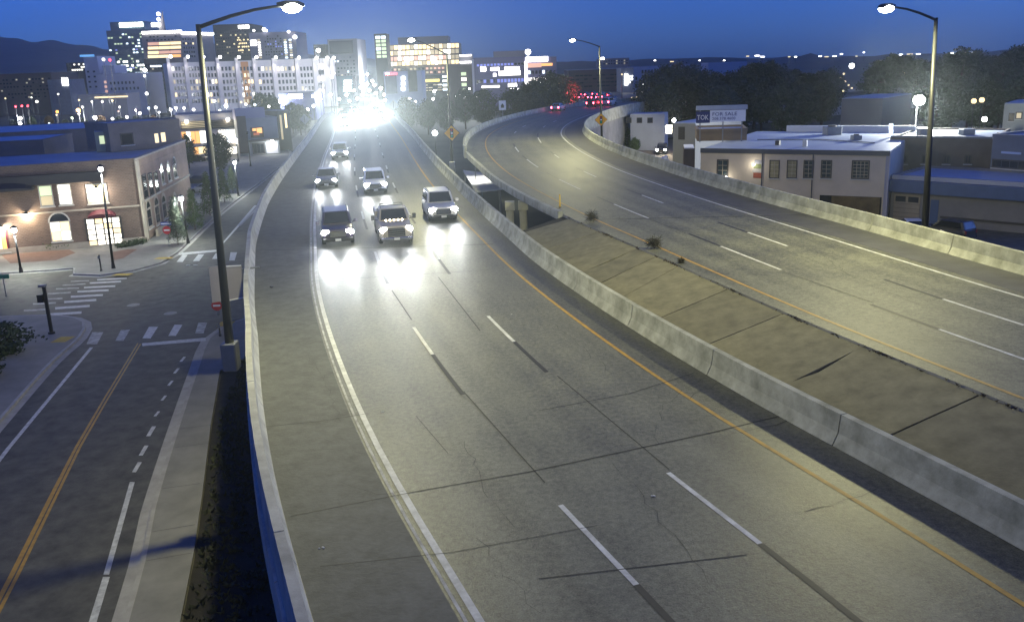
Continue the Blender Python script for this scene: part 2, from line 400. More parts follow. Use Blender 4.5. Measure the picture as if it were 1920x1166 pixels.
# eastbound
line(RW, sR0, RW.at(225), 0.0, .13, yel_p, 'edge_line', road_e)
line(RW, sR0, RW.at(225), r_edge, .14, white_p, 'edge_line', road_e)
def seg(RD, off, a, b, m, name, parent, dz=.008, w=.13):
    d0, d1 = sorted((RD.nearest(at(*a, 7.9))[0], RD.nearest(at(*b, 7.9))[0])); line(RD, d0, d1, off, w, m, name, parent, dz)
for off, lst in ((r_d1, [((1640, 570), (1771, 616), (1925, 674)), ((1289, 439), (1351, 462), (1466, 506)), ((1122, 369), (1153, 383), (1221, 409)), ((1029, 324), (1057, 336), (1095, 355)), ((985, 292), (994, 299), (1015, 314)), ((964, 270), (967, 276), (975, 285))]),
                 (r_d2, [((1660, 524), (1772, 561), (1922, 609)), ((1344, 417), (1402, 436), (1470, 462)), ((1176, 355), (1205, 366), (1246, 381)), ((1084, 314), (1098, 321), (1120, 332)), ((1033, 285), (1042, 290), (1054, 296)), ((1010, 250), (1010, 258), (1014, 268))])):
    for a, b, c in lst:
        seg(RW, off, a, b, black_p, 'contrast_dash', road_e, .0075, .15); seg(RW, off, b, c, white_p, 'lane_dash', road_e)
for off, dd in ((r_d1, (8, 126)), (r_d1, (8, 138)), (r_d2, (8, 136)), (r_d2, (8, 148))):
    s = RW.at(dd[1]); line(RW, s - 3.4, s, off, .13, white_p, 'lane_dash', road_e)
# joints of the pavement, dark sealed strips
def strip(parent, pts, w, z, m=joint_m, name='pavement_joint', dz=.0085):
    P_ = [at(*p, z) for p in pts]; mb = MB()
    for a, b in zip(P_, P_[1:]):
        t = (b - a).normalized(); nn = Vector((t.y, -t.x, 0)) * w / 2; u = Vector((0, 0, dz))
        mb.quad(a - nn + u, a + nn + u, b + nn + u, b - nn + u)
    return mb.build(name, m, parent)
for pts, w in (([(545, 968), (660, 945), (783, 921)], .03), ([(783, 921), (990, 885), (1330, 812), (1480, 776)], .045), ([(472, 470), (560, 468), (700, 465), (925, 458)], .10),
               ([(585, 527), (690, 521), (800, 514)], .05), ([(800, 514), (930, 505)], .03), ([(495, 800), (600, 790), (690, 775)], .03), ([(600, 1062), (850, 1035), (1120, 985)], .02),
               ([(735, 545), (772, 600)], .05), ([(822, 520), (900, 620)], .04), ([(870, 735), (1022, 905)], .03), ([(780, 780), (840, 850)], .02), ([(1045, 705), (1255, 880)], .025), ([(1010, 1085), (1400, 1040)], .03),
               ([(1010, 770), (1180, 738), (1300, 700)], .025)):
    strip(road_w, pts, w, 7.0)
for pts, w in (([(1125, 412), (1290, 408), (1400, 406), (1530, 402)], .09), ([(1219, 412), (1285, 437)], .03), ([(1469, 510), (1638, 568)], .03)):
    strip(road_e, pts, w, 7.9)
for px, py, r in ((513, 538, .16), (476, 633, .07), (718, 772, .05), (604, 1026, .06), (958, 590, .06), (1225, 930, .05)):
    p = at(px, py, 7.0); mb = MB()
    for k in range(3): mb.ball(p + Vector((random.uniform(-r, r), random.uniform(-r, r), .02)), r * random.uniform(.3, .6), 6, 4, (1, 1, .5))
    tag(mb.build('road_debris', mat('debris', (.5, .5, .46), .8) if r < .1 else black_m), {513: 'dark flattened scrap lying on the left shoulder', 476: 'small pale scrap on the shoulder beside the left barrier', 718: 'tiny pale pebble just right of the left edge line', 604: 'tiny pale pebble low on the left shoulder', 958: 'pale scrap near the middle of the right lane', 1225: 'pale pebble in the nearest right lane'}[px], 'debris')

def crack(parent, pts, z, w=.02, jit=.09, seed=0):
    rnd = random.Random(seed); c = catmull([(p.x, p.y) for p in (at(*q, z) for q in pts)], .35); mb = MB(); c = [p + Vector((rnd.gauss(0, jit), rnd.gauss(0, jit), 0)) for p in c]
    for a, b in zip(c, c[1:]):
        t = (b - a); t.z = 0
        if t.length < .02: continue
        t.normalize(); nn = Vector((t.y, -t.x, 0)) * w * rnd.uniform(.1, .35); u = Vector((0, 0, z + .0092)); a_ = Vector((a.x, a.y, 0)) - t * .02; b_ = Vector((b.x, b.y, 0)) + t * .02
        mb.quad(a_ - nn + u, a_ + nn + u, b_ + nn + u, b_ - nn + u)
    return mb.build('crack', joint_m, parent)
for k, (pts, w) in enumerate((([(1290, 745), (1360, 715), (1430, 690)], .025), ([(1640, 920), (1560, 945), (1480, 962)], .03), ([(1500, 782), (1430, 800), (1370, 815)], .03), ([(870, 830), (905, 905), (960, 985)], .02), ([(640, 905), (700, 925), (760, 920)], .02), ([(520, 850), (600, 842), (690, 850)], .015), ([(560, 640), (600, 700), (640, 790)], .015), ([(1150, 870), (1230, 960), (1330, 1090)], .02), ([(1330, 640 + 60), (1250, 760), (1230, 830)], .015), ([(980, 560), (1060, 625), (1150, 700)], .015), ([(700, 700), (800, 690), (900, 700)], .018), ([(900, 1010), (960, 1090), (1000, 1150)], .02), ([(1250, 560 + 40), (1330, 690), (1420, 770)], .012))):
    crack(road_w, pts, 7.0, w, .06, k)
for k, (pts, w) in enumerate((([(1530, 470), (1600, 520), (1700, 560)], .025), ([(1250, 425), (1330, 470), (1420, 520)], .02), ([(1700, 640), (1790, 640), (1880, 660)], .03), ([(1400, 440), (1500, 480), (1650, 535)], .02), ([(1130, 390), (1180, 420), (1240, 445)], .03))):
    crack(road_e, pts, 7.9, w, .05, 50 + k)
# ---------------------------------------------------------------- concrete barriers, segment by segment
def barrier(name, label, RD, d0, d1, prof, off, seglen=6.1, m=conc, joint=.04):
    root = empty(name, RD.p(d0, off), 0, label, 'barrier')
    d = d0
    while d < d1 - .5:
        e = min(d1, d + seglen); mb = MB(); RD.sweep(mb, d, e - joint, prof, off, 1.6 if RD.p(d, 0).y < 90 else 3)
        fix_normals(mb.build('barrier_segment', m, root)); d = e
    return root
inner = [(0, .01), (.05, .09), (.17, .34), (.23, .84), (.43, .84), (.50, .01)]
conc_l = mat('left_parapet_concrete', (.40, .40, .37), .8, col2=(.2, .2, .185), scale=.9, bump=.25, bscale=14)
s_j = LW.nearest(at(1343, 700, 7))[0]
barrier('concrete_barrier', 'pale weathered concrete barrier between the westbound lanes and the paved slope', LW, s_j - 8 * 6.1, LW.at(250), inner, l_rbar)
barrier('concrete_parapet', 'smooth concrete parapet along the left edge of the westbound viaduct', LW, sL0, LW.at(250), [(0, .01), (-.05, .09), (-.15, .34), (-.19, .86), (-.40, .86), (-.43, -.25), (-.50, -.28), (-.52, -1.3), (-.02, -1.3)], l_bar, 9.0, conc_l)
barrier('concrete_barrier', 'long curving concrete barrier along the right edge of the eastbound lanes', RW, sR0, RW.at(245), [(0, .01), (.05, .09), (.17, .34), (.23, .86), (.43, .86), (.46, -1.3), (.02, -1.3)], r_bar, 6.1)
barrier('concrete_kerb', 'low concrete edge kerb of the eastbound bridge above the gap', RW, RW.at(54.5), RW.at(96), [(0, .01), (-.03, .2), (-.3, .2), (-.33, -.32), (-.02, -.32)], r_left, 6.1)
barrier('concrete_parapet', 'curving concrete parapet on the inner edge of the eastbound bend', RW, RW.at(96), RW.at(245), [(0, .01), (-.05, .09), (-.15, .34), (-.2, .8), (-.4, .8), (-.44, -.5), (-.02, -.5)], r_left, 6.1)

# ---------------------------------------------------------------- paved slope between the roadways: one slab after another
slope = empty('paved_slope', (6, 30, 7), 0, 'brown concrete slope of slabs rising from the middle barrier to the eastbound shoulder', 'slope')
mb = MB(); st = [(-16 + 69 * i / 34) for i in range(35)]
def slope_pt(f, yb, yt, dz):
    a = LW.p(LW.at(yb), lambda y: l_rbar(y) + .52, .0); b = RW.p(RW.at(yt), lambda y: r_left(y) - .02, -.05)
    q = a.lerp(b, f); q.z += dz; return q
for a, b in zip(st, st[1:]):
    mb.quad(slope_pt(0, a, a + 1.5, -.1), slope_pt(1, a, a + 1.5, -.1), slope_pt(1, b, b + 1.5, -.1), slope_pt(0, b, b + 1.5, -.1))
mb.build('slope_bed', soil_m, slope)
yb = [-15, -10.5, -6, -1.5, 3, 7.5, 12, 16.4, 20.44, 24.4, 28.8, 32.3, 35.5, 38.2, 40.6, 46.5, 52.2]
ytp = [-13, -8.5, -4, .5, 5, 9.5, 14.2, 18.6, 22.7, 27.1, 31.2, 35, 39.4, 41.6, 43.7, 48.6, 53.2]
for k in range(len(yb) - 1):
    mb = MB(); g = .02 if k not in (8, 13) else .055
    N = 4; rows = []
    for i in range(N + 1):
        f = .03 + .955 * i / N
        y0, y1 = yb[k] + g, yb[k + 1] - g; t0, t1 = ytp[k] + g, ytp[k + 1] - g
        if k in (8, 13): y1 += .12 * math.sin(i * 2.1); t1 += .1 * math.sin(i * 1.7 + 1)
        rows.append((slope_pt(f, y0, t0, 0), slope_pt(f, y1, t1, random.uniform(-.01, .01))))
    vs = [p for r in rows for p in r]; m_ = len(vs)
    lo = [v - Vector((0, 0, .12)) for v in vs]
    fs = [(2 * i, 2 * i + 2, 2 * i + 3, 2 * i + 1) for i in range(N)] + [(2 * i, m_ + 2 * i, m_ + 2 * i + 2, 2 * i + 2) for i in range(N)] + [(2 * i + 1, 2 * i + 3, m_ + 2 * i + 3, m_ + 2 * i + 1) for i in range(N)] + [(0, 1, m_ + 1, m_), (2 * N, m_ + 2 * N, m_ + 2 * N + 1, 2 * N + 1)]
    mb.add(vs + lo, fs); fix_normals(mb.build('slope_slab', [slope_m, slope_m2, slope_m][k % 3], slope))
rnd = random.Random(5); mb = MB()
for side_, n_ in ((.035, 420), (.985, 260)):
    for _ in range(n_):
        y = rnd.uniform(-8, 52) if rnd.random() < .5 else rnd.choice((24.5, 38.3, 20.4, 33, 46, 28.8)) + rnd.gauss(0, .5)
        c = slope_pt(side_, y, y + 1.6, .02) + Vector((rnd.gauss(0, .05), rnd.gauss(0, .05), 0)); s_ = rnd.uniform(.03, .13)
        for _ in range(3):
            d = Vector((rnd.gauss(0, .6), rnd.gauss(0, .6), rnd.uniform(.2, 1))).normalized() * s_; q = d.orthogonal().normalized() * s_ * .25; mb.add([c - q, c + q, c + d], [(0, 1, 2)])
tag(mb.build('seam_weeds', mat('dead_weeds', (.06, .045, .022), .95, var=.4, scale=6), slope), kind='stuff')
# abutment under the end of the slope, and the columns seen in the gap
mb = MB(); a = slope_pt(0, 53, 54, -.15); b = slope_pt(1, 53, 54, -.15)
mb.hexa([(a.x - .3, a.y - 1.2, -.3), (b.x + .3, b.y - 1.2, -.3), (b.x + .3, b.y, -.3), (a.x - .3, a.y, -.3)], [(a.x - .3, a.y - 1.2, a.z), (b.x + .3, b.y - 1.2, b.z), (b.x + .3, b.y, b.z), (a.x - .3, a.y, a.z)])
tag(mb.build('abutment', conc_dark), 'dark abutment wall under the far end of the paved slope', 'abutment')
cap_m = mat('column_concrete', (.5, .48, .34), .8, var=.15, scale=1.5)
for px, lab in ((955, 'left one of two round bridge columns seen in the gap between roadways'), (980, 'right one of two round bridge columns seen in the gap between roadways')):
    p = aty(px, 366, 63); mb = MB(); root = empty('bridge_column', (p.x, p.y, 0), 0, lab, 'column', 'columns under the eastbound bridge')
    mb.tube([(p.x, p.y, -.2), (p.x, p.y, 6.9)], .27, 14); mb.build('shaft', cap_m, root, smooth=True)
    mb = MB(); mb.box(p.x - .34, p.x + .34, p.y - .34, p.y + .34, 6.9, 7.5); mb.build('capital', cap_m, root)
# ---------------------------------------------------------------- streets below the viaduct
def flat(name, pts, z, m, parent=None, kind=None):
    mb = MB(); mb.poly([(p[0], p[1], z) for p in pts]); o = mb.build(name, m, parent)
    b = bmesh.new(); b.from_mesh(o.data); bmesh.ops.triangulate(b, faces=b.faces); bmesh.ops.recalc_face_normals(b, faces=b.faces)
    if b.faces and sum(f.normal.z for f in b.faces) < 0: bmesh.ops.reverse_faces(b, faces=b.faces)
    b.to_mesh(o.data); b.free()
    if kind: tag(o, kind=kind)
    return o
def G(*pp): return [at(*p, 0) for p in pp]
street = flat('street', [(-150, 30), (-34, 55), (-33, 30), (-24, 0), (-20, -20), (2, -20), (-2, 0), (-10, 30), (-15, 57), (60, 57), (160, 40), (160, 60), (60, 88), (-14, 92), (-22, 128), (-30, 190), (-44, 260), (-60, 260), (-52, 200), (-44, 160), (-40, 135), (-37, 105), (-37, 84), (-50, 82), (-150, 72)], 0.0, street_m, kind='structure')
# pavements: a raised slab with its kerb
def pavement(name, edge, back, zt=.15, m=walk_m, kerb=True):
    o = MB(); pts = [(p[0], p[1]) for p in edge] + [(p[0], p[1]) for p in back]; o.prism(pts, -.05, zt)
    ob = o.build(name, m); b = bmesh.new(); b.from_mesh(ob.data); bmesh.ops.triangulate(b, faces=[f for f in b.faces if len(f.verts) > 4]); bmesh.ops.recalc_face_normals(b, faces=b.faces); b.to_mesh(ob.data); b.free()
    tag(ob, kind='structure')
    if kerb:
        mb = MB(); E_ = [Vector((p[0], p[1], 0)) for p in edge]; rings = []
        ctr = sum((Vector((p[0], p[1], 0)) for p in pts), Vector()) / len(pts)
        for i, p in enumerate(E_):
            t = (E_[min(i + 1, len(E_) - 1)] - E_[max(0, i - 1)]).normalized(); nn = Vector((t.y, -t.x, 0))
            if nn.dot(p - ctr) < 0: nn = -nn
            rings.append([p + nn * .02 + Vector((0, 0, -.04)), p + nn * .02 + Vector((0, 0, zt + .006)), p - nn * .16 + Vector((0, 0, zt + .006)), p - nn * .16 + Vector((0, 0, -.04))])
        mb.loft(rings); fix_normals(mb.build('kerb', curb_m, ob))
        mb = MB(); rings = []
        for i, p in enumerate(E_):       # gutter pan
            t = (E_[min(i + 1, len(E_) - 1)] - E_[max(0, i - 1)]).normalized(); nn = Vector((t.y, -t.x, 0))
            if nn.dot(p - ctr) < 0: nn = -nn
            rings.append([p + nn * .03 + Vector((0, 0, .004)), p + nn * .45 + Vector((0, 0, .004))])
        mb.loft(rings, cap=False, closed=False); mb.build('gutter', curb_m, ob)
    return ob
def arc_pts(pts, step=1.0): return catmull([(p[0], p[1]) for p in pts], step)
e1 = arc_pts([(-4.5, -18), (-8.3, 6), (-11.4, 19), (-13.72, 28.54), (-14.88, 32.54), (-16.87, 40.76), (-19.1, 50.53), (-20.3, 56.2), (-20.0, 59.6), (-18.6, 61.6), (-16.9, 62.2)], 2)
pv1 = pavement('sidewalk', e1, [(-16.4, 57.0), (-16.0, 53), (-17.4, 49.5), (-15.3, 41.3), (-13.24, 33.8), (-12.0, 29.1), (-9.6, 19), (-6.6, 6), (-2.8, -18)])
flat('planting_strip', [(-15.6, 54), (-17.3, 49.5), (-15.25, 41.3), (-13.2, 33.8), (-11.95, 29.1), (-9.55, 19), (-6.5, 6), (-2.7, -18), (8, -18), (2, 6), (-5, 19), (-9, 30), (-14.5, 52)], .05, soil_m, kind='structure')
rnd = random.Random(8); mb = MB()
for _ in range(2600):
    y = rnd.uniform(-14, 52); t_ = rnd.random(); xa = lerp_tab([(-18, -2.7), (6, -6.5), (19, -9.55), (29.1, -11.95), (33.8, -13.2), (41.3, -15.25), (52, -16.8)], y) + .15; xb = lerp_tab([(-14, 9), (6, 1.6), (19, -5.2), (30, -9.4), (44, -13.4), (52, -15.4)], y) - .1
    c = Vector((xa + (xb - xa) * t_, y, .05)); s_ = rnd.uniform(.08, .32)
    for _ in range(4):
        d = Vector((rnd.gauss(0, .6), rnd.gauss(0, .6), rnd.uniform(.3, 1))).normalized() * s_; q = d.orthogonal().normalized() * s_ * .22; mb.add([c - q, c + q, c + d], [(0, 1, 2)])
tag(mb.build('ground_cover', mat('dark_ground_cover', (.05, .055, .028), .9, var=.4, scale=2)), 'dark low ground cover along the foot of the viaduct wall', 'ground cover', kind='stuff')
e2 = arc_pts([(-150, 47), (-75, 56.2), (-42, 63.1), (-37, 63.9), (-33.6, 63.5), (-31, 61.6), (-29.5, 57.7), (-28.8, 52.6), (-27.1, 44.5), (-24.3, 32), (-21, 17), (-16, -5)], 1.6)
pv2 = pavement('sidewalk', e2, [(-19.5, -5), (-24.6, 17), (-28.0, 32), (-31, 44.5), (-33.4, 52), (-36, 56.5), (-42, 58.5), (-75, 51.5), (-150, 42)])
flat('planting_bed', [(-150, 41.9), (-75, 51.4), (-42, 58.4), (-36.1, 56.4), (-33.5, 52), (-31.1, 44.5), (-28.1, 32), (-24.7, 17), (-19.6, -5), (-60, -5), (-150, 10)], .08, soil_m, kind='structure')
e3 = arc_pts([(-150, 68), (-90, 73.5), (-47.3, 79.4), (-40.5, 80.4), (-39.5, 77.9), (-36.7, 77.1), (-34.4, 78.6), (-33.0, 81.6), (-33.1, 85), (-33.5, 89), (-36.6, 110.9), (-39.7, 139.9), (-44.3, 179.7), (-50, 205)], 2)
pv3 = pavement('sidewalk', e3, [(-75, 215), (-75, 180), (-72, 120), (-150, 110)])
flat('brick_paving', G((20, 497), (0, 478), (60, 475), (130, 471), (142, 477), (105, 491)), .157, brickpave_m, pv3)
flat('brick_paving', G((207, 476), (240, 470), (258, 470), (232, 487), (210, 492)), .157, brickpave_m, pv3)
for px, py in ((230, 518), (308, 487)):
    p = at(px, py); flat('tactile_pad', [(p.x - .9, p.y - .3), (p.x + .7, p.y - .45), (p.x + .9, p.y + .3), (p.x - .7, p.y + .5)], .158, mat('tactile_yellow', (.42, .29, .04), .8, var=.3, scale=3), pv3)
p = at(118, 640); flat('tactile_pad', [(p.x - .5, p.y - .7), (p.x + .5, p.y - .7), (p.x + .6, p.y + .6), (p.x - .4, p.y + .6)], .158, MATS['tactile_yellow'], pv2)
p = at(424, 611); flat('tactile_pad', [(p.x - .5, p.y - .6), (p.x + .5, p.y - .6), (p.x + .5, p.y + .6), (p.x - .5, p.y + .6)], .158, MATS['tactile_yellow'], pv1)
for i in range(1, 16):                 # scored joints across the near walk
    k = int(len(e1) * .12 + i * 1.6)
    if k < len(e1) - 4:
        a = e1[k]; t = (e1[k + 1] - e1[k]).normalized(); nn = Vector((t.y, -t.x, 0)); mb = MB()
        u = Vector((0, 0, .1545)); mb.quad(a + u + nn * .2, a + u + nn * 1.75, a + u + nn * 1.75 + t * .02, a + u + nn * .2 + t * .02); mb.build('pavement_joint', joint_m, pv1)
# painted markings of the street
def paint(name, pix, m=white_worn, z=.006): return flat(name, [at(*p, 0) for p in pix], z, m, street)
def z5(*pp): return [(x * .3087, 480 + y * .3087) for x, y in pp]
def z4(*pp): return [(x * .3087, 180 + y * .3087) for x, y in pp]
def z8(*pp): return [(x / 3, 780 + y / 3) for x, y in pp]
for q in (((560, 462), (628, 462), (590, 535), (525, 535)), ((735, 448), (790, 448), (750, 515), (700, 515)), ((905, 430), (960, 430), (915, 500), (865, 500)), ((1060, 418), (1108, 418), (1068, 485), (1022, 485)), ((1205, 405), (1258, 405), (1236, 470), (1185, 470))):
    paint('crosswalk_bar', z5(*q), white_p if q[0][0] > 850 and q[0][0] < 1200 else white_worn)
paint('stop_line', z5((862, 530), (1250, 496), (1250, 515), (865, 547)), white_p)
for (a, b, c, d) in ((590, 145, 770, 135), (545, 165, 735, 155), (510, 192, 700, 183), (470, 217, 660, 208), (430, 248, 625, 237), (390, 280, 585, 267), (335, 318, 545, 303), (305, 355, 495, 343), (430, 155, 540, 150), (380, 178, 520, 170), (340, 200, 480, 195), (290, 230, 430, 222), (245, 262, 380, 258), (200, 292, 340, 285), (145, 332, 275, 325)):
    k = 4 + 3 * (b - 140) / 200 + (0 if a > 300 and c - a > 150 else -1.5)
    paint('crosswalk_bar', z5((a, b - k), (c, d - k), (c, d + k), (a, b + k)), white_p if c - a > 150 else white_worn)
for q in (((1108, 965), (1140, 965), (1110, 1008), (1072, 1008)), ((1205, 962), (1240, 962), (1210, 1003), (1172, 1003)), ((1310, 955), (1342, 955), (1320, 990), (1288, 990)), ((1400, 950), (1440, 950), (1425, 1000), (1392, 1000))):
    paint('crosswalk_bar', z4(*q), white_p)
paint('stop_line', z4((1085, 954), (1340, 932), (1340, 944), (1085, 967)), white_p)
paint('lane_line', z5((546, 555), (566, 555), (64, 1166), (38, 1166)), white_p)
paint('lane_line', [(12, 839.5), (20, 840), (-60, 945), (-70, 945)], white_p)
paint('centre_line', z5((834, 530), (842, 530), (640, 865), (468, 1166), (450, 1166), (628, 865)), yel_p)
paint('centre_line', z5((850, 534), (858, 534), (655, 875), (490, 1166), (474, 1166), (644, 875)), yel_p)
paint('centre_line', [(139, 840), (144.5, 840), (95, 940), (28, 1075), (-30, 1185), (-39, 1185), (20, 1072), (89, 936)], yel_p)
paint('centre_line', [(146.5, 840), (151.5, 840), (102, 942), (38, 1075), (-18, 1185), (-26, 1185), (31, 1075), (98, 939)], yel_p)
for x, y in ((1110, 627), (1072, 697), (1035, 772), (995, 862), (953, 958)):
    paint('lane_dot', z5((x + 4, y - 15), (x + 20, y - 15), (x - 4, y + 15), (x - 21, y + 15)), white_p)
for x, y in ((850, 85), (808, 193), (770, 287)):
    paint('lane_dot', z8((x + 5, y - 28), (x + 28, y - 28), (x - 5, y + 28), (x - 28, y + 28)), white_p)
paint('bike_lane_line', z8((730, 370), (758, 370), (614, 890), (582, 890)), white_p)
paint('bike_lane_line', [(193, 1081), (206, 1081), (180, 1170), (165, 1170)], white_p)
paint('lane_line', z4((1340, 905), (1350, 905), (1500, 740), (1560, 665), (1545, 665), (1430, 800)), white_p)
paint('lane_line', z4((1450, 790), (1462, 790), (1560, 690), (1555, 680)), white_worn)
for x, y, lab in ((810, 298, 'worn round manhole cover in the crossing, nearer the left crosswalk'), (1035, 348, 'pale oval manhole cover beside the near crosswalk')):
    c = at(x * .3087, 480 + y * .3087); mb = MB(); mb.tube([c + Vector((0, 0, -.02)), c + Vector((0, 0, .012))], .48, 20); tag(mb.build('manhole_cover', mat('manhole_iron', (.2, .2, .19), .6, var=.3, scale=6)), lab, 'manhole cover', 'manhole covers in the crossing')
for x, y, lab in ((1142, 1030, 'left one of two small lane reflectors by the far crosswalk'), (1186, 1030, 'right one of two small lane reflectors by the far crosswalk')):
    c = at(x * .3087, 180 + y * .3087); mb = MB(); mb.box(c.x - .2, c.x + .2, c.y - .12, c.y + .12, 0, .06); tag(bevel(mb.build('lane_reflector', white_p), .03, 1), lab, 'reflector', 'lane reflectors')

# ---------------------------------------------------------------- trees
leaf_d = mat('leaf_dark', (.035, .055, .022), .7, var=.5, scale=.9)
leaf_g = mat('leaf_green', (.05, .085, .022), .7, var=.5, scale=1.2)
leaf_y = mat('leaf_autumn', (.16, .08, .015), .7, var=.5, scale=1.2)
bark_m = mat('bark', (.06, .045, .03), .9, var=.3, scale=4, bump=.5)
def crown(h0, h1, rx, shape, nclump, nleaf, size, seed):
    rnd = random.Random(seed); mb = MB()
    lobes = [(rnd.uniform(0, 6.28), rnd.uniform(.2, .9), rnd.uniform(.75, 1.2)) for _ in range(7)]
    for _ in range(nclump):
        t = rnd.random(); a = rnd.uniform(0, 6.28)
        if shape == 'cone': r = (1 - t) ** .8 * rx * (.25 + .75 * rnd.random() ** .5) + .05
        elif shape == 'column': r = rx * (math.sin(math.pi * min(1, t * .9 + .12))) ** .6 * rnd.random() ** .5
        else:
            k = max(.75, *[l[2] * math.exp(-((math.atan2(math.sin(a - l[0]), math.cos(a - l[0]))) ** 2) / .6 - ((t - l[1]) ** 2) / .08) for l in lobes])
            r = rx * k * math.sin(math.pi * min(1, max(.04, t))) ** .55 * (.35 + .65 * rnd.random() ** .45)
        c = Vector((math.cos(a) * r, math.sin(a) * r, h0 + (h1 - h0) * t + rnd.uniform(-.1, .1) * (h1 - h0)))
        for _ in range(nleaf):
            d = Vector((rnd.gauss(0, 1), rnd.gauss(0, 1), rnd.gauss(0, .8))) * size * 1.1
            u = Vector((rnd.gauss(0, 1), rnd.gauss(0, 1), rnd.gauss(0, 1))).normalized(); v = u.orthogonal().normalized(); s_ = size * rnd.uniform(.5, 1)
            p = c + d; mb.add([p - u * s_, p + v * s_ * .55, p + u * s_, p - v * s_ * .55], [(0, 1, 2, 3)])
    return mb
def trunk(h, r, seed, limbs=5, spread=1.0, h0=.45):
    rnd = random.Random(seed); mb = MB()
    pts = [Vector((rnd.uniform(-.03, .03) * i, rnd.uniform(-.03, .03) * i, h * i / 5 - .1)) for i in range(6)]
    mb.tube(pts, [r * (1 - .14 * i) for i in range(6)], 7)
    for k in range(limbs):
        b = h * rnd.uniform(h0, .95); a = rnd.uniform(0, 6.28); L = spread * rnd.uniform(.6, 1)
        p = Vector((0, 0, b)); q = p + Vector((math.cos(a) * L * .5, math.sin(a) * L * .5, L * .35)); e = p + Vector((math.cos(a) * L, math.sin(a) * L, L * .85))
        mb.tube([p, q, e], [r * .45, r * .3, r * .12], 5)
    return mb
PROTO = {}
def tree_proto(key, h0, h1, rx, shape, nc, nl, size, lm, seed, th, tr, limbs=5):
    PROTO[key] = (crown(h0, h1, rx, shape, nc, nl, size, seed).mesh('crown', lm), trunk(th, tr, seed + 1, limbs, rx * .7).mesh('trunk', bark_m))
for k in range(4): tree_proto('round%d' % k, 3.2, 13, 5.2, 'round', 520, 7, .42, leaf_d, 40 + k, 9, .35, 7)
for k in range(3): tree_proto('cone%d' % k, .5, 4.6, 1.15, 'cone', 340, 7, .13, [leaf_g, leaf_d, leaf_g][k], 60 + k, 3.2, .07, 4)
for k in range(3): tree_proto('bush%d' % k, .1, 1.6, 1.2, 'round', 300, 6, .11, [leaf_d, leaf_g, leaf_d][k], 70 + k, .9, .05, 6)
for k in range(3): tree_proto('small%d' % k, 1.6, 6, 2.4, 'round', 380, 7, .24, [leaf_g, leaf_d, leaf_y][k], 80 + k, 4, .14, 6)
def tree(key, loc, label, name='tree', cat='tree', group=None, s=1.0, sz=None, rz=None, cm=None):
    root = empty(name, loc, random.uniform(0, 6.28) if rz is None else rz, label, cat, group)
    root.scale = (s, s, sz or s)
    for nm, me in zip(('crown', 'trunk'), PROTO[key]): link(bpy.data.objects.new(nm, me), root)
    return root

# ---------------------------------------------------------------- buildings in general
def lit(name, col, e): return mat(name, tuple(.5 * c for c in col), .5, emit=e, ecol=col)
W_WARM = lit('window_warm', (1, .78, .42), 1.6); W_WHITE = lit('window_white', (1, .95, .82), 2.6); W_COOL = lit('window_cool', (.8, .92, 1), 2.2)
W_DIM = lit('window_dim', (.9, .75, .45), .5); W_GREEN = lit('window_greenish', (.75, .9, .55), .9); W_ORANGE = lit('window_orange', (1, .5, .16), 1.3); W_PINK = lit('window_pink', (1, .55, .4), .8)
W_HOT = lit('light_white', (1, .98, .95), 9); W_BLUE = lit('window_blue', (.35, .4, 1), .55); W_YEL = lit('window_yellow', (1, .8, .2), 1.5); W_RED = lit('light_red', (1, .05, .08), 5); W_AMB = lit('light_amber', (1, .45, .06), 3)
GLASS = mat('dark_glass', (.02, .025, .035), .12, spec=.6)
frame_d = mat('window_frame_dark', (.05, .045, .04), .6); frame_w = mat('window_frame_pale', (.5, .48, .42), .6)
def building(name, label, A, B, depth, z1, m, group=None, cat='building', wname='wall', z0=-.1, parapet=0.0, roof_m=None, roof=True):
    """a box block whose camera-side face runs from A to B; returns its root and face plane"""
    pl = Plane(A, B); root = empty(name, (pl.A.x, pl.A.y, 0), 0, label, cat, group)
    mb = MB(); pl.box(mb, 0, pl.L, z0, z1, -depth, 0); mb.build(wname, m, root)
    if roof:
        mb = MB(); pl.box(mb, .05, pl.L - .05, z1 + .003, z1 + .12, -depth + .05, -.05); mb.build('roof', roof_m or MATS['roof_grey'], root)
    if parapet:
        mb = MB()
        for u0, u1, d0, d1 in ((-.05, pl.L + .05, -.25, .06), (-.05, pl.L + .05, -depth - .06, -depth + .25), (-.05, .25, -depth + .25, -.25), (pl.L - .25, pl.L + .05, -depth + .25, -.25)): pl.box(mb, u0, u1, z1 - .02, z1 + parapet, d0, d1)
        mb.build('parapet', m, root)
    return root, pl
mat('roof_grey', (.2, .2, .2), .8, var=.2, scale=.3)
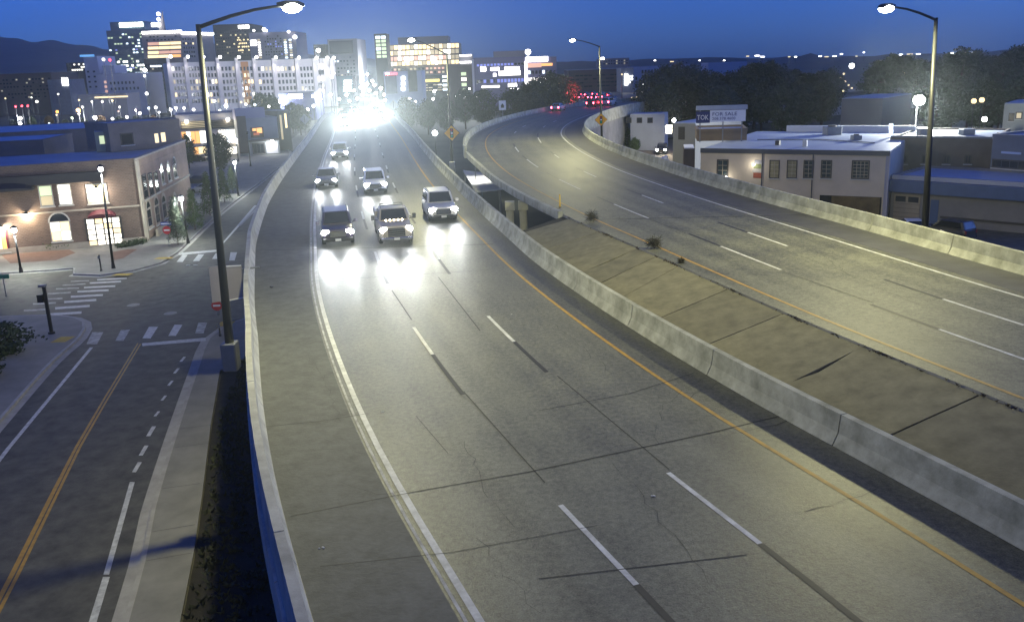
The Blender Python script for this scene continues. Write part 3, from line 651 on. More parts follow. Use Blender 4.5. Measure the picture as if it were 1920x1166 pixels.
def window(pl, root, u0, u1, z0, z1, pane, fr=frame_d, rows=1, cols=1, fw=.08, sill=True, name='window', arch=False):
    mb = MB(); pl.box(mb, u0 - fw, u1 + fw, z0 - fw, z0, -.05, .06); pl.box(mb, u0 - fw, u1 + fw, z1, z1 + fw, -.05, .06)
    pl.box(mb, u0 - fw, u0, z0, z1, -.05, .06); pl.box(mb, u1, u1 + fw, z0, z1, -.05, .06)
    if arch:
        N = 10; c = (u0 + u1) / 2; r = (u1 - u0) / 2
        for k in range(N):
            a, b = math.pi * k / N, math.pi * (k + 1) / N
            P_ = [(c + q * math.cos(w), z1 + q * math.sin(w)) for w in (a, b) for q in (r, r + fw * 2)]
            mb.add([pl.p(*P_[0], .07), pl.p(*P_[1], .07), pl.p(*P_[3], .07), pl.p(*P_[2], .07)], [(0, 1, 2, 3)])
    f = mb.build(name, fr, root)
    du = (u1 - u0) / cols; dz = (z1 - z0) / rows
    pl_list = pane if isinstance(pane, (list, tuple)) else [pane]
    for i in range(cols):
        for j in range(rows):
            g = .025 if rows * cols > 1 else 0
            mb = MB(); pl.box(mb, u0 + i * du + g, u0 + (i + 1) * du - g, z0 + j * dz + g, z0 + (j + 1) * dz - g, -.03, .025); mb.build('pane', pl_list[(i * 7 + j * 3) % len(pl_list)], f)
    if arch:
        mb = MB(); N = 10; c = (u0 + u1) / 2; r = (u1 - u0) / 2
        mb.poly([pl.p(c + r * math.cos(math.pi * k / N), z1 + .03 + r * math.sin(math.pi * k / N), .03) for k in range(N + 1)]); mb.build('pane', GLASS, f)
    if sill:
        mb = MB(); pl.box(mb, u0 - fw - .08, u1 + fw + .08, z0 - fw - .12, z0 - fw - .002, -.02, .16); mb.build('sill', frame_w, f)
    return f
def part(pl, root, name, u0, u1, z0, z1, d0, d1, m):
    mb = MB(); pl.box(mb, u0, u1, z0, z1, d0, d1); return mb.build(name, m, root)
def ppart(pl, root, name, r, d0, d1, m): return part(pl, root, name, *pl.rect(*r), d0, d1, m)
def pwin(pl, root, r, pane, **k): return window(pl, root, *pl.rect(*r), pane, **k)

# ---------------------------------------------------------------- the brick station on the corner
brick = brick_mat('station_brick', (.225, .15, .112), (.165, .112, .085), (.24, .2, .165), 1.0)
brick_r = brick_mat('station_brick_lit', (.42, .29, .21), (.34, .23, .17), (.38, .31, .25), 1.0)  # side wall brick, lantern light put into its paler colour
stone_m = mat('trim_stone', (.4, .35, .27), .85, var=.15, scale=1)
SA, SC, SB = Vector((-74.7, 80.9, 0)), Vector((-38.7, 92.4, 0)), Vector((-42.6, 118.5, 0))
front = Plane(SA, SC); side = Plane(SC, SB)
st_root = empty('brick_station', (SC.x, SC.y, 0), 0, 'two-storey brick station with lit windows and garage door on the corner', 'building')
back = SB + (SA - SC)
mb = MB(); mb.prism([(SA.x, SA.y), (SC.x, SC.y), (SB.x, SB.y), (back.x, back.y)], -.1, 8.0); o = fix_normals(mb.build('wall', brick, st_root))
mb = MB(); mb.prism([(p.x, p.y) for p in (SA + front.n * -.4, SC - front.n * .4 - side.n * .4, SB - side.n * .4, back)], 8.003, 8.1); fix_normals(mb.build('roof', mat('membrane_roof', (.3, .32, .36), .6, var=.15, scale=.3), st_root))
part(front, st_root, 'parapet', -.1, front.L, 7.98, 9.0, -.4, .05, brick)
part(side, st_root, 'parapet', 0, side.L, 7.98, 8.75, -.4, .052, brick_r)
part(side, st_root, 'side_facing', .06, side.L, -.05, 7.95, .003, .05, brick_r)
part(side, st_root, 'cornice', -.05, side.L + .1, 8.75, 8.95, -.5, .14, stone_m)
part(side, st_root, 'corner_pier', -.16, 1.2, 0, 8.7, .052, .16, stone_m)
part(front, st_root, 'eave_shade_band', -.1, front.L - 3.2, 7.0, 7.95, .003, .75, mat('dark_eave', (.03, .03, .035), .6))  # overhanging band, the cornice shadow put into its dark colour
part(front, st_root, 'string_course', -.1, front.L, 4.0, 4.18, .003, .1, stone_m)
part(front, st_root, 'plinth', -.1, front.L, 0, .75, .003, .09, stone_m)
pwin(front, st_root, (75, 349, 98, 386), [W_DIM, W_GREEN], fr=frame_w, rows=2)
pwin(front, st_root, (110, 346, 133, 383), W_WHITE, fr=frame_w, rows=2)
pwin(front, st_root, (164, 346, 200, 380), W_DIM, fr=frame_w, rows=2)
pwin(front, st_root, (96, 416, 132, 451), [W_WARM, W_WHITE], fr=frame_w, rows=2, cols=2, arch=True)
u0, u1, z0, z1 = front.rect(164, 409, 228, 458)
dr = part(front, st_root, 'garage_door', u0 - .15, u1 + .15, .15, z1 + .15, .002, .08, frame_d)
for i in range(4):
    for j in range(5):
        mb = MB(); w = (u1 - u0) / 4; h = (z1 - .25) / 5
        front.box(mb, u0 + i * w + .07, u0 + (i + 1) * w - .07, .28 + j * h + .05, .28 + (j + 1) * h - .05, .03, .11); mb.build('pane', W_WHITE if (i + j) % 5 else W_WARM, dr)
mb = MB(); N = 10; cu = (u0 + u1) / 2
for d_ in (.1, .9):
    mb.poly([front.p(cu + (u1 - u0) * .42 * math.cos(math.pi * k / N), z1 + .2 + (.75 if d_ < .5 else .35) * math.sin(math.pi * k / N), d_) for k in range(N + 1)])
for k in range(N):
    f = lambda q, d_: front.p(cu + (u1 - u0) * .42 * math.cos(math.pi * q / N), z1 + .2 + (.75 if d_ < .5 else .35) * math.sin(math.pi * q / N), d_)
    mb.quad(f(k, .1), f(k + 1, .1), f(k + 1, .9), f(k, .9))
fix_normals(mb.build('awning', mat('maroon_awning', (.09, .012, .022), .7), st_root))
# side windows
side_f = Plane(SC + side.n * .052, SB + side.n * .052)
for r in ((268, 328, 275, 372), (279, 325, 286, 366), (290, 322, 296, 360)): pwin(side_f, st_root, r, GLASS, fr=frame_d, rows=3, fw=.12)
for r in ((302, 318, 307, 345), (314, 314, 319, 339), (325, 309, 331, 333)): pwin(side_f, st_root, r, GLASS, fr=frame_w, rows=2, arch=True)
for r in ((276, 392, 284, 425), (291, 386, 299, 418), (305, 381, 312, 408), (326, 378, 332, 400)): pwin(side_f, st_root, r, GLASS, fr=stone_m, rows=2, arch=True, fw=.2)
part(side, st_root, 'string_course', 0, side.L, 4.15, 4.4, .05, .16, stone_m)
part(side, st_root, 'planter_wall', 3.2, 10, 0, .9, .4, .65, stone_m)
u_, z_ = side.uv(276, 447); part(side, st_root, 'door', u_ - .6, u_ + .6, .1, 2.3, .05, .12, frame_d)
# upper storeys set back on the roof
pent_m = mat('penthouse_stucco', (.2, .17, .15), .85, var=.15, scale=.5)
r2, p2 = building('roof_block', 'dark brown stair block with two lit slit windows on the station roof', (aty(207, 272, 112).x, 112, 0), (aty(338, 250, 118).x, 118, 0), 9, 11.4, pent_m, z0=8.15, parapet=.3, roof_m=MATS['membrane_roof'])
for r in ((290, 251, 297, 268), (302, 249, 310, 266)): pwin(p2, r2, r, W_WARM, fr=frame_w, fw=.06, sill=False)
pwin(p2, r2, (228, 252, 248, 270), GLASS, fr=frame_d, fw=.15)
r3, p3_ = building('roof_block', 'small glazed stair top with pale green glow on the station roof', (aty(180, 272, 113).x, 113, 0), (aty(218, 266, 114).x, 114, 0), 4, 10.6, mat('stair_stucco', (.4, .42, .3), .8), z0=8.15, roof_m=MATS['membrane_roof'])
pwin(p3_, r3, (186, 254, 216, 270), W_GREEN, fr=frame_w, cols=3, fw=.06, sill=False)
# neighbours behind with pale roofs
pale_roof = mat('pale_roof', (.42, .45, .5), .6, var=.12, scale=.25)
r4, p4 = building('flat_roofed_hall', 'low hall with broad pale blue roof behind the brick station', (-112, 132, 0), (-56, 150, 0), 26, 9.2, pent_m, parapet=.25, roof_m=pale_roof)
r5, p5 = building('flat_roofed_hall', 'long low block with grey-blue roof at the left edge behind the station', (-112, 108, 0), (-60, 116, 0), 12, 9.6, pent_m, parapet=.2, roof_m=pale_roof)
def wall_lamp(name, label, pl, px, py, power, col=(1, .9, .75), s=.22, drop=0):
    u, z = pl.uv(px, py); p = pl.p(u, z, .35); root = empty(name, p, 0, label, 'lamp')
    mb = MB(); mb.tube([pl.p(u, z + .25, .02), pl.p(u, z + .3, .3), pl.p(u, z + .18, .38)], .035, 6); mb.build('bracket', black_m, root)
    mb = MB(); mb.loft([[pl.p(u, z + .2, .38) + Vector((math.cos(a) * r, math.sin(a) * r, h)) for a in [i * math.pi / 5 for i in range(10)]] for r, h in ((.05, 0), (.2, -.12), (.24, -.2))]); mb.build('shade', black_m, root)
    mb = MB(); mb.ball(pl.p(u, z - .02, .38), .15, 8, 6); mb.build('bulb', W_HOT, root)
    light('lamp_light', 'POINT', pl.p(u, z - .25, .55) - p, power, col, root, size=.15)
wall_lamp('wall_lamp', 'glaring white wall lamp high on the brick station front', front, 181, 352, 700)
wall_lamp('wall_lamp', 'warm lamp beside the arched window of the brick station', front, 50, 400, 500, (1, .84, .6))
wall_lamp('wall_lamp', 'white lamp over the lit entrance at the left edge', front, 3, 425, 600)
u, z = front.uv(4, 455); pwin(front, st_root, (-14, 432, 12, 470), [W_ORANGE, W_WARM], fr=MATS['maroon_awning'], cols=3, fw=.2)
u, z = front.uv(15, 346); mb = MB(); N = 8
mb.loft([[front.p(u + 2.4 * math.cos(math.pi * k / N), z - .6 + h * math.sin(math.pi * k / N), d_) for k in range(N + 1)] for d_, h in ((.01, 1.0), (.75, .8), (1.4, .3))]); fix_normals(mb.build('canopy', MATS['dark_eave'], st_root))
# things in front of the station
for px, py, lab in ((158, 452, 'yellow bollard left of the lit garage door'), (231, 449, 'yellow bollard right of the lit garage door')):
    p = at(px, py); b = empty('bollard', p, 0, lab, 'bollard', 'yellow bollards by the garage door'); mb = MB()
    mb.tube([p + Vector((0, 0, .1)), p + Vector((0, 0, 1.15))], .17, 10); mb.build('post', mat('yellow_steel', (.6, .36, .03), .5), b, smooth=True)
    mb = MB(); mb.ball(p + Vector((0, 0, 1.15)), .17, 10, 6, (1, 1, .6)); mb.build('cap', MATS['yellow_steel'], b, smooth=True)
def hedge(name, label, pts, h, w, seed, lm=leaf_g, n=420, ls=.1):
    rnd = random.Random(seed); c = catmull([(p.x, p.y) for p in pts], .4); mb = MB()
    for _ in range(n):
        p = c[rnd.randrange(len(c))] + Vector((rnd.uniform(-w, w), rnd.uniform(-w, w), .15 + h * rnd.random() ** .7 * (.7 + .3 * noise.noise((p_ := c[rnd.randrange(len(c))]) * .8))))
        for _ in range(4):
            u = Vector((rnd.gauss(0, 1), rnd.gauss(0, 1), rnd.gauss(0, 1))).normalized(); v = u.orthogonal().normalized(); q = p + Vector((rnd.gauss(0, ls), rnd.gauss(0, ls), rnd.gauss(0, ls)))
            mb.add([q - u * ls, q + v * ls * .6, q + u * ls, q - v * ls * .6], [(0, 1, 2, 3)])
    root = empty(name, pts[0], 0, label, 'hedge'); mb.build('foliage', lm, root)
    mb = MB()
    for k in range(0, len(c), 3): mb.tube([(c[k].x, c[k].y, .1), (c[k].x + .05, c[k].y, .15 + h * .6)], .02, 4)
    mb.build('stems', bark_m, root)
hedge('hedge', 'low green hedge along the brick wall under the arched window', G((78, 472), (110, 470), (158, 464)), .8, .5, 3)
hedge('hedge', 'low dark hedge right of the garage door below the station corner', G((225, 467), (250, 463), (268, 459)), .6, .35, 4, leaf_d, 220)
# dark shrub on the near left corner
tree('bush0', at(2, 668) + Vector((0, 0, 0)), 'dark round shrub on the near left street corner', 'shrub', 'shrub', None, 1.75, 1.3)
tree('bush2', at(-45, 715), 'dark shrub mostly outside the left edge below the round shrub', 'shrub', 'shrub', None, 1.6, 1.1)
mb = None
tree('bush1', at(437, 692) + Vector((0, 0, 0)), 'dry tawny weed clump at the foot of the viaduct wall', 'weed', 'weed', None, .42, .5)
# young trees along the frontage sidewalk
for i, (px, py, h, key, lab) in enumerate(((334, 459, 4.7, 'cone1', 'narrow dark evergreen nearest the station side door'), (366, 431, 4.3, 'cone0', 'bright green young tree beside the glaring lantern'), (394, 404, 4.9, 'cone2', 'slim green evergreen just left of the tall lamp pole'), (421, 379, 4.2, 'cone0', 'bright leafy young tree right of the tall lamp pole'), (437, 363, 3.8, 'cone1', 'dark little evergreen beside the far lantern'))):
    tree(key, at(px, py, .15), lab, 'young_tree', 'tree', 'young trees along the frontage sidewalk', h / 4.6 * (.95 if i else .85), h / 4.6)
tree('small1', at(415, 331), 'full dark tree in front of the lit restaurant', 'tree', 'tree', None, 1.15)
tree('small0', at(356, 318), 'green tree at the left corner of the lit restaurant', 'tree', 'tree', None, .7, 1.0)
# ---------------------------------------------------------------- tall road lamps
LAMP_COL = (1.0, .94, .47)
def road_lamp(label, base, top, head, power, col=LAMP_COL, r0=.17, r1=.085, lens=None, m=pole_m):
    base, top, head = Vector(base), Vector(top), Vector(head)
    root = empty('road_lamp', base, 0, label, 'street lamp', 'tall lamps along the motorway')
    mb = MB(); mb.tube([base, base.lerp(top, .5), top + Vector((0, 0, .1))], [r0, (r0 + r1) / 2, r1], 10); mb.build('pole', m, root, smooth=True)
    mb = MB(); mb.box(base.x - .27, base.x + .27, base.y - .27, base.y + .27, base.z - .5, base.z + .55); bevel(mb.build('base', galv_m, root), .04, 1)
    mb = MB(); k = [top.lerp(head, t) + Vector((0, 0, math.sin(t * math.pi * .55) * .55 - t * .55)) for t in (0, .15, .35, .6, .8, .95)]; mb.tube(k, [.07, .065, .06, .05, .045, .045], 8); mb.build('arm', m, root, smooth=True)
    d = (head - top); d.z = 0; d.normalize(); nn = Vector((d.y, -d.x, 0)); mb = MB()
    def ring(t, w, z0, z1): c = head + d * t; return [c - nn * w + Vector((0, 0, z0)), c + nn * w + Vector((0, 0, z0)), c + nn * w * .7 + Vector((0, 0, z1)), c - nn * w * .7 + Vector((0, 0, z1))]
    mb.loft([ring(-.5, .08, -.02, .1), ring(-.2, .18, -.05, .16), ring(.2, .19, -.05, .15), ring(.42, .1, -.03, .06)]); hd = fix_normals(mb.build('luminaire', m, root))
    mb = MB(); c = head + Vector((0, 0, -.08)); mb.ball(c, .33, 12, 8, (1, 1, .5)); mb.build('lens', lens or lensw, hd, smooth=True)
    light('lamp_light', 'SPOT', head + Vector((0, 0, -.62)) - base, power, col, root, (0, 0, -1), .34, 176, .25)
    return root
PW = 6900
b = Vector((-10.3, 30.6, 7.1)); road_lamp('tall black lamp pole with arched arm beside the left parapet', b, aty(372, 52, 30.6), aty(547, 11, 31.8), PW * 1.3)
b = Vector((20.2, 42.2, 7.9)); road_lamp('tall lamp pole with arched arm outside the right barrier', b, aty(1755, 38, 42.2), aty(1662, 14, 41.0), PW * 1.5)
b = at(848, 314, 7.6); road_lamp('lamp pole between the roadways carrying the nearer signal sign', (b.x, b.y, 7.6), aty(838, 103, b.y), aty(771, 74, b.y - .5), PW * 1.0, r0=.14)
b = at(1127, 262, 7.9); road_lamp('lamp pole right of the eastbound bend carrying the farther signal sign', (b.x + .1, b.y, 7.7), aty(1124, 88, b.y), aty(1073, 75, b.y - .5), PW * 1.5, r0=.14)
# the next lamps of the same rows, behind the photographer
road_lamp('tall lamp pole of the right row standing behind the viewpoint', (30.5, -3.0, 7.9), (30.5, -3.0, 19.6), (26.2, -2.0, 20.0), PW * .3, m=galv_m)
road_lamp('tall lamp pole of the left row standing behind the viewpoint', (4.5, -19, 7.0), (4.5, -19, 18.8), (8.5, -18, 19.2), PW * 1.0)

# ---------------------------------------------------------------- street lanterns
lant_m = mat('lantern_glass', (1, 1, 1), .4, emit=32, ecol=(.92, .95, 1))
def lantern(label, bp, hp, power, col=(.93, 1, .92), group='street lanterns by the station', rb=.11, m=black_m, ball=.24, emit=lant_m):
    p = at(*bp, .15); h = aty(*hp, p.y); h.x = p.x + (h.x - p.x) * .3
    root = empty('street_lantern', p, 0, label, 'street lamp', group)
    mb = MB(); mb.tube([p, p + Vector((0, 0, .5))], [.2, .13], 10); mb.build('base', m, root)
    mb = MB(); mb.tube([p + Vector((0, 0, .45)), (h.x, h.y, h.z - .3)], [rb, rb * .65], 8); mb.build('post', m, root, smooth=True)
    mb = MB(); mb.tube([h + Vector((0, 0, .22)), h + Vector((0, 0, .34)), h + Vector((0, 0, .45))], [.34, .2, .03], 10); mb.build('cap', m, root)
    mb = MB(); mb.ball(h, ball, 10, 8, (1, 1, 1.05)); mb.build('globe', emit, root, smooth=True)
    if power: light('lantern_light', 'POINT', h - p + Vector((0, 0, -ball - .22)), power * .55, col, root, size=.16)
    return root
lantern('black lantern post at the far left kerb before the station', (40, 511), (26, 432), 4200)
lantern('slender lamp post at the kerb in front of the lit garage door', (213, 503), (197, 317), 5000, rb=.13, ball=.2)
lantern('glaring lantern at the side door of the brick station', (353, 456), (332, 373), 4800)
lantern('lantern post farther along the frontage sidewalk', (447, 368), (440, 305), 4200)
lantern('small lantern just left of the tall black lamp pole', (404, 392), (394, 336), 500, ball=.18)
lantern('distant lantern by the lit restaurant corner', (447, 303), (444, 262), 900)
lantern('thin dark lamp post before the grey panelled shopfront', (470, 312), (464, 250), 0, emit=black_m)
# posts, push buttons and small signs at the crossing
def post(name, label, bp, top_px, r=.07, m=black_m, cat='post', group=None, z=.15):
    p = at(*bp, z); t = aty(*top_px, p.y); root = empty(name, p, 0, label, cat, group)
    mb = MB(); mb.tube([p, (p.x, p.y, t.z)], r, 8); mb.build('post', m, root); mb = MB(); mb.tube([p, p + Vector((0, 0, .12))], r * 1.8, 8); mb.build('base', m, root)
    return root, Vector((p.x, p.y, t.z))
r, t = post('signal_post', 'black post with a small pale head on the near left corner', (97, 625), (81, 537), .13)
mb = MB(); mb.box(t.x - .3, t.x + .12, t.y - .2, t.y + .2, t.z - .02, t.z + .1); mb.build('cap', galv_m, r)
mb = MB(); mb.box(t.x - .5, t.x - .14, t.y - .2, t.y + .2, t.z - 1.1, t.z - .55); mb.build('signal_box', black_m, r)
r, t = post('push_button_post', 'short push-button post at the rounded kerb before the station', (190, 508), (185, 478), .06)
mb = MB(); mb.box(t.x - .1, t.x + .1, t.y - .12, t.y - .05, t.z - .35, t.z - .1); mb.build('button_box', galv_m, r)
r, t = post('push_button_post', 'short push-button post at the near curb ramp under the viaduct', (413, 630), (411, 606), .05)
mb = MB(); mb.box(t.x - .09, t.x + .09, t.y - .12, t.y - .05, t.z - .3, t.z - .05); mb.build('button_box', galv_m, r)
red_m = mat('sign_red', (.5, .02, .025), .45); signw = mat('sign_white', (.75, .75, .74), .45); blue_m = mat('sign_blue', (.02, .05, .3), .45); green_m = mat('sign_green', (.01, .16, .09), .45); sback = mat('sign_back_aluminium', (.36, .34, .36), .4, metal=.3, var=.1, scale=2)
def disc(c, r, d0, d1, n=20, nrm=Vector((0, -1, 0))):
    a = nrm.cross(Vector((0, 0, 1))).normalized(); mb = MB(); rg = lambda d: [c + nrm * d + a * math.cos(i * 2 * math.pi / n) * r + Vector((0, 0, math.sin(i * 2 * math.pi / n) * r)) for i in range(n)]
    return mb.loft([rg(d0), rg(d1)])
def no_entry(label, bp, top_px, r_=.38, extra=False):
    rt, t = post('no_entry_sign', label, bp, top_px, .04, galv_m, 'sign'); c = t + Vector((0, -.06, -r_))
    f = fix_normals(disc(c, r_, 0, .02).build('face', red_m, rt)); mb = MB(); mb.box(c.x - r_ * .7, c.x + r_ * .7, c.y - .03, c.y - .021, c.z - r_ * .18, c.z + r_ * .18); mb.build('bar', signw, f)
    if extra:
        mb = MB(); mb.box(t.x - .55, t.x + .55, t.y - .05, t.y - .03, t.z + .1, t.z + .42); k = mb.build('name_plate', blue_m, rt)
        mb = MB(); mb.box(t.x - .5, t.x + .5, t.y - .056, t.y - .051, t.z + .2, t.z + .32); mb.build('name_stripe', signw, k)
no_entry('red no-entry disc under a blue plate on the station sidewalk', (317, 461), (311, 424), .42, True)
no_entry('red disc sign peeking below the blank sign board', (409, 590), (404, 563), .38)
r, t = post('street_name_sign', 'small green street name plate at the left edge by the crossing', (12, 556), (14, 520), .04, galv_m, 'sign'); mb = MB(); mb.box(t.x - .5, t.x + .5, t.y - .03, t.y + .03, t.z - .1, t.z + .25); mb.build('name_plate', green_m, r)
# blank sign board hung outside the parapet
c0, c1, c2, c3 = aty(391, 500, 43.6), aty(452, 497, 43.6), aty(456, 557, 43.6), aty(398, 568, 43.6)
root = empty('sign_board', aty(425, 530, 43.6), 0, 'blank pinkish back of a square sign hung outside the left parapet', 'sign')
mb = MB(); dn = Vector((0, .04, 0)); mb.hexa([c3, c2, c2 + dn, c3 + dn], [c0, c1, c1 + dn, c0 + dn]); mb.build('panel', mat('board_back', (.27, .255, .275), .6, var=.08, scale=1), root)
for a, b_ in ((c0, c1), (c3, c2)):
    mb = MB(); o_ = Vector((0, -.02, 0)); u = Vector((0, 0, .05)); mb.hexa([a.lerp(b_, .3) + o_ * 3 - u, b_ + o_ * 3 - u, b_ + o_ - u, a.lerp(b_, .3) + o_ - u], [a.lerp(b_, .3) + o_ * 3 + u * .2, b_ + o_ * 3 + u * .2, b_ + o_ + u * .2, a.lerp(b_, .3) + o_ + u * .2]); mb.build('rail', signw, root)
mb = MB(); mb.tube([c1.lerp(c2, .15) + Vector((-.3, .06, 0)), c1.lerp(c2, .15) + Vector((.9, .06, .1))], .05, 6); mb.tube([c1.lerp(c2, .85) + Vector((-.3, .06, 0)), c1.lerp(c2, .85) + Vector((.9, .06, .1))], .05, 6); mb.build('bracket', galv_m, root)

# ---------------------------------------------------------------- signal-ahead signs and sign backs
dia_m = mat('sign_yellow', (.75, .36, .015), .45, emit=.06, ecol=(.75, .36, .015)); blk_s = mat('sign_black', (.008, .008, .008), .5); grn_l = mat('sign_green_disc', (.02, .45, .15), .5); amb_l = mat('sign_amber_disc', (.8, .5, .05), .5)
def dia(c, h, d, y0, y1):
    mb = MB(); q = [(c.x, c.z - h), (c.x + h, c.z), (c.x, c.z + h), (c.x - h, c.z)]
    return mb.add([(a, c.y + y0, z) for a, z in q] + [(a, c.y + y1, z) for a, z in q], [(0, 1, 2, 3), (7, 6, 5, 4)] + [(i, i + 4, (i + 1) % 4 + 4, (i + 1) % 4) for i in range(4)])
def signal_sign(label, px, py, Y, h):
    c = aty(px, py, Y); root = empty('signal_ahead_sign', c, 0, label, 'sign', 'yellow signal-ahead diamonds')
    fix_normals(dia(c, h, 0, 0, .03).build('border', blk_s, root)); fix_normals(dia(c, h * .95, 0, -.012, -.002).build('face', dia_m, root))
    mb = MB(); mb.box(c.x - h * .2, c.x + h * .2, c.y - .03, c.y - .014, c.z - h * .58, c.z + h * .58); s_ = mb.build('symbol', blk_s, root)
    for k, m in ((.36, red_m), (0, signw), (-.36, grn_l)): fix_normals(disc(Vector((c.x, c.y - .032, c.z + h * k)), h * .13, 0, .008, 12).build('lens', m, s_))
    mb = MB(); mb.box(c.x - .05, c.x + .05, c.y + .03, c.y + .1, c.z - .3, c.z + .3); mb.build('bracket', galv_m, root)
pm = at(848, 314, 7.6); signal_sign('yellow signal-ahead diamond on the lamp pole between the roadways', 847, 250, pm.y - .35, .76)
pm2 = at(1127, 262, 7.9); signal_sign('yellow signal-ahead diamond on the lamp pole right of the eastbound bend', 1127, 225, pm2.y - .35, .76)
def sign_back(label, px, py, Y, h, zb):
    c = aty(px, py, Y); root = empty('warning_sign_back', (c.x, c.y, zb), 0, label, 'sign', 'diamond signs seen from behind')
    fix_normals(dia(c, h, 0, 0, .03).build('panel', sback, root)); mb = MB(); mb.tube([(c.x, c.y - .06, zb), (c.x, c.y - .06, c.z + h * .7)], .05, 6); mb.build('post', black_m, root)
sign_back('grey back of a diamond sign left of the far end of the left parapet', 571, 224, 175, 1.0, 0)
sign_back('grey back of a diamond sign at the far right end of the westbound lanes', 738, 197, 196, 1.0, 6.9)
c = aty(942, 198, 165); root = empty('white_sign', (c.x, c.y, 0), 0, 'small white rectangular sign with a dark mark beside the dark verge', 'sign')
mb = MB(); mb.box(c.x - .65, c.x + .65, c.y, c.y + .03, c.z - .85, c.z + .85); f = mb.build('panel', mat('sign_white_lit', (.85, .84, .8), .4), root)
mb = MB(); mb.add([(c.x - .3, c.y - .01, c.z - .45), (c.x + .3, c.y - .01, c.z - .45), (c.x + .3, c.y - .01, c.z), (c.x, c.y - .01, c.z + .35), (c.x - .3, c.y - .01, c.z)], [(0, 1, 2, 3, 4)]); mb.build('symbol', blk_s, f)
mb = MB(); mb.tube([(c.x, c.y + .06, 0), (c.x, c.y + .06, c.z + .7)], .05, 6); mb.build('post', galv_m, root)
c = at(1050, 389, 7.9); mb = MB(); root = empty('delineator', c, 0, 'thin yellow marker post beside the eastbound yellow line', 'marker post')
mb.tube([c, c + Vector((0, 0, .85))], [.055, .045], 8); mb.build('post', mat('delineator_yellow', (.7, .45, .03), .5), root); mb = MB(); mb.tube([c, c + Vector((0, 0, .05))], .13, 8); mb.build('foot', black_m, root)
# tumbleweeds caught along the shoulder
def tumbleweed(label, px, py, r, seed):
    rnd = random.Random(seed); c = at(px, py, 7.85) + Vector((0, 0, r * .7)); mb = MB()
    for _ in range(150):
        a = Vector((rnd.gauss(0, 1), rnd.gauss(0, 1), rnd.gauss(0, .8))).normalized() * r * rnd.uniform(.1, .5); d = Vector((rnd.gauss(0, 1), rnd.gauss(0, 1), rnd.gauss(0, .8))).normalized()
        e = d * r * rnd.uniform(.7, 1.15); mid = (a + e) * .5 + Vector((rnd.gauss(0, .12), rnd.gauss(0, .12), rnd.gauss(0, .12))) * r
        mb.tube([c + a, c + mid, c + e], [.012, .009, .004], 3)
    tag(mb.build('tumbleweed', mat('dry_weed', (.045, .04, .022), .9, var=.4, scale=5), None, loc=c), label, 'weed', 'tumbleweeds along the shoulder')
tumbleweed('dark tumbleweed at the far end of the slope by the abutment', 1110, 418, .5, 1)
tumbleweed('dark tumbleweed on the yellow line midway along the slope', 1226, 468, .5, 2)
tumbleweed('tiny tumbleweed below the bigger ones on the shoulder edge', 1277, 495, .2, 3)

# ---------------------------------------------------------------- right side: cream building with its blue-lit roof
cream = mat('cream_stucco', (.56, .48, .36), .9, var=.13, scale=.35, bump=.15, bscale=8)
A, B = aty(1313, 330, 98.5), at(1660, 418)
root, pl = building('stucco_building', 'long cream stucco building with flat roof right of the eastbound barrier', A, B, 24, 7.1, cream, roof_m=mat('cool_roof', (.36, .4, .46), .5, var=.12, scale=.4), roof=True)
part(pl, root, 'gutter', 0, pl.L, 6.8, 7.3, .003, .14, mat('gutter_dark', (.07, .075, .085), .5))
part(pl, root, 'back_parapet', 4, pl.L, 7.05, 8.0, -24, -23.6, mat('parapet_white', (.6, .62, .64), .6))
part(pl, root, 'corner_trim', pl.L - .3, pl.L + .04, 0, 7.1, .002, .05, mat('trim_lilac', (.4, .38, .4), .8))
blinds = mat('window_blinds', (.28, .25, .14), .8, var=.2, scale=2); teal_g = mat('old_glass', (.035, .05, .055), .25, var=.4, scale=1.5)
pwin(pl, root, (1346, 301, 1364, 329), [teal_g], rows=3, cols=2, fw=.1, sill=False)
for r_, pn in (((1444, 302, 1460, 333), [blinds]), ((1477, 302, 1493, 333), [blinds]), ((1508, 302, 1524, 333), [teal_g]), ((1541, 302, 1558, 333), [teal_g])): pwin(pl, root, r_, pn, rows=4, cols=2, fw=.09, sill=True)
pwin(pl, root, (1599, 303, 1628, 334), teal_g, rows=5, cols=4, fw=.12, sill=True)
u0, u1, z0, z1 = pl.rect(1536, 368, 1652, 412)
part(pl, root, 'bay_shade', u0, u1, 0, z1, .003, .03, mat('bay_shade_dark', (.015, .013, .011), .9)); part(pl, root, 'bay_interior', u0 + 1.2, u1 - .15, .9, z1 - .02, .03, .06, mat('bay_tan', (.13, .09, .035), .9, var=.4, scale=.8))  # flat dark sheet paints the opening's shade, tan sheet its brownish interior
part(pl, root, 'roof_hatch', *(lambda r: (r[0], r[1], 7.22, 7.7))(pl.rect(1432, 250, 1440, 268)), -6, -5.2, frame_d); part(pl, root, 'roof_vent', *(lambda r: (r[0], r[1], 7.22, 7.9))(pl.rect(1490, 255, 1498, 268)), -4.6, -4.0, mat('vent_pale', (.55, .55, .5), .6))
for px, py, lab in ((1414, 309, 'small white wall light over the painted patch on the cream building'), (1362, 332, 'small white wall light below the leftmost window of the cream building')):
    u, z = pl.uv(px, py); p = pl.p(u, z, .15); r5_ = empty('wall_light', p, 0, lab, 'lamp', 'small lights on the cream wall'); mb = MB(); mb.ball(p, .13, 8, 6); mb.build('bulb', W_HOT, r5_); mb = MB(); mb.tube([pl.p(u, z + .1, .0), pl.p(u, z + .12, .15)], .03, 5); mb.build('bracket', black_m, r5_); light('wall_light_beam', 'POINT', pl.n * .6, 40, (1, .95, .85), r5_, size=.15)
u0, u1, z0, z1 = pl.rect(1411, 300, 1430, 334)
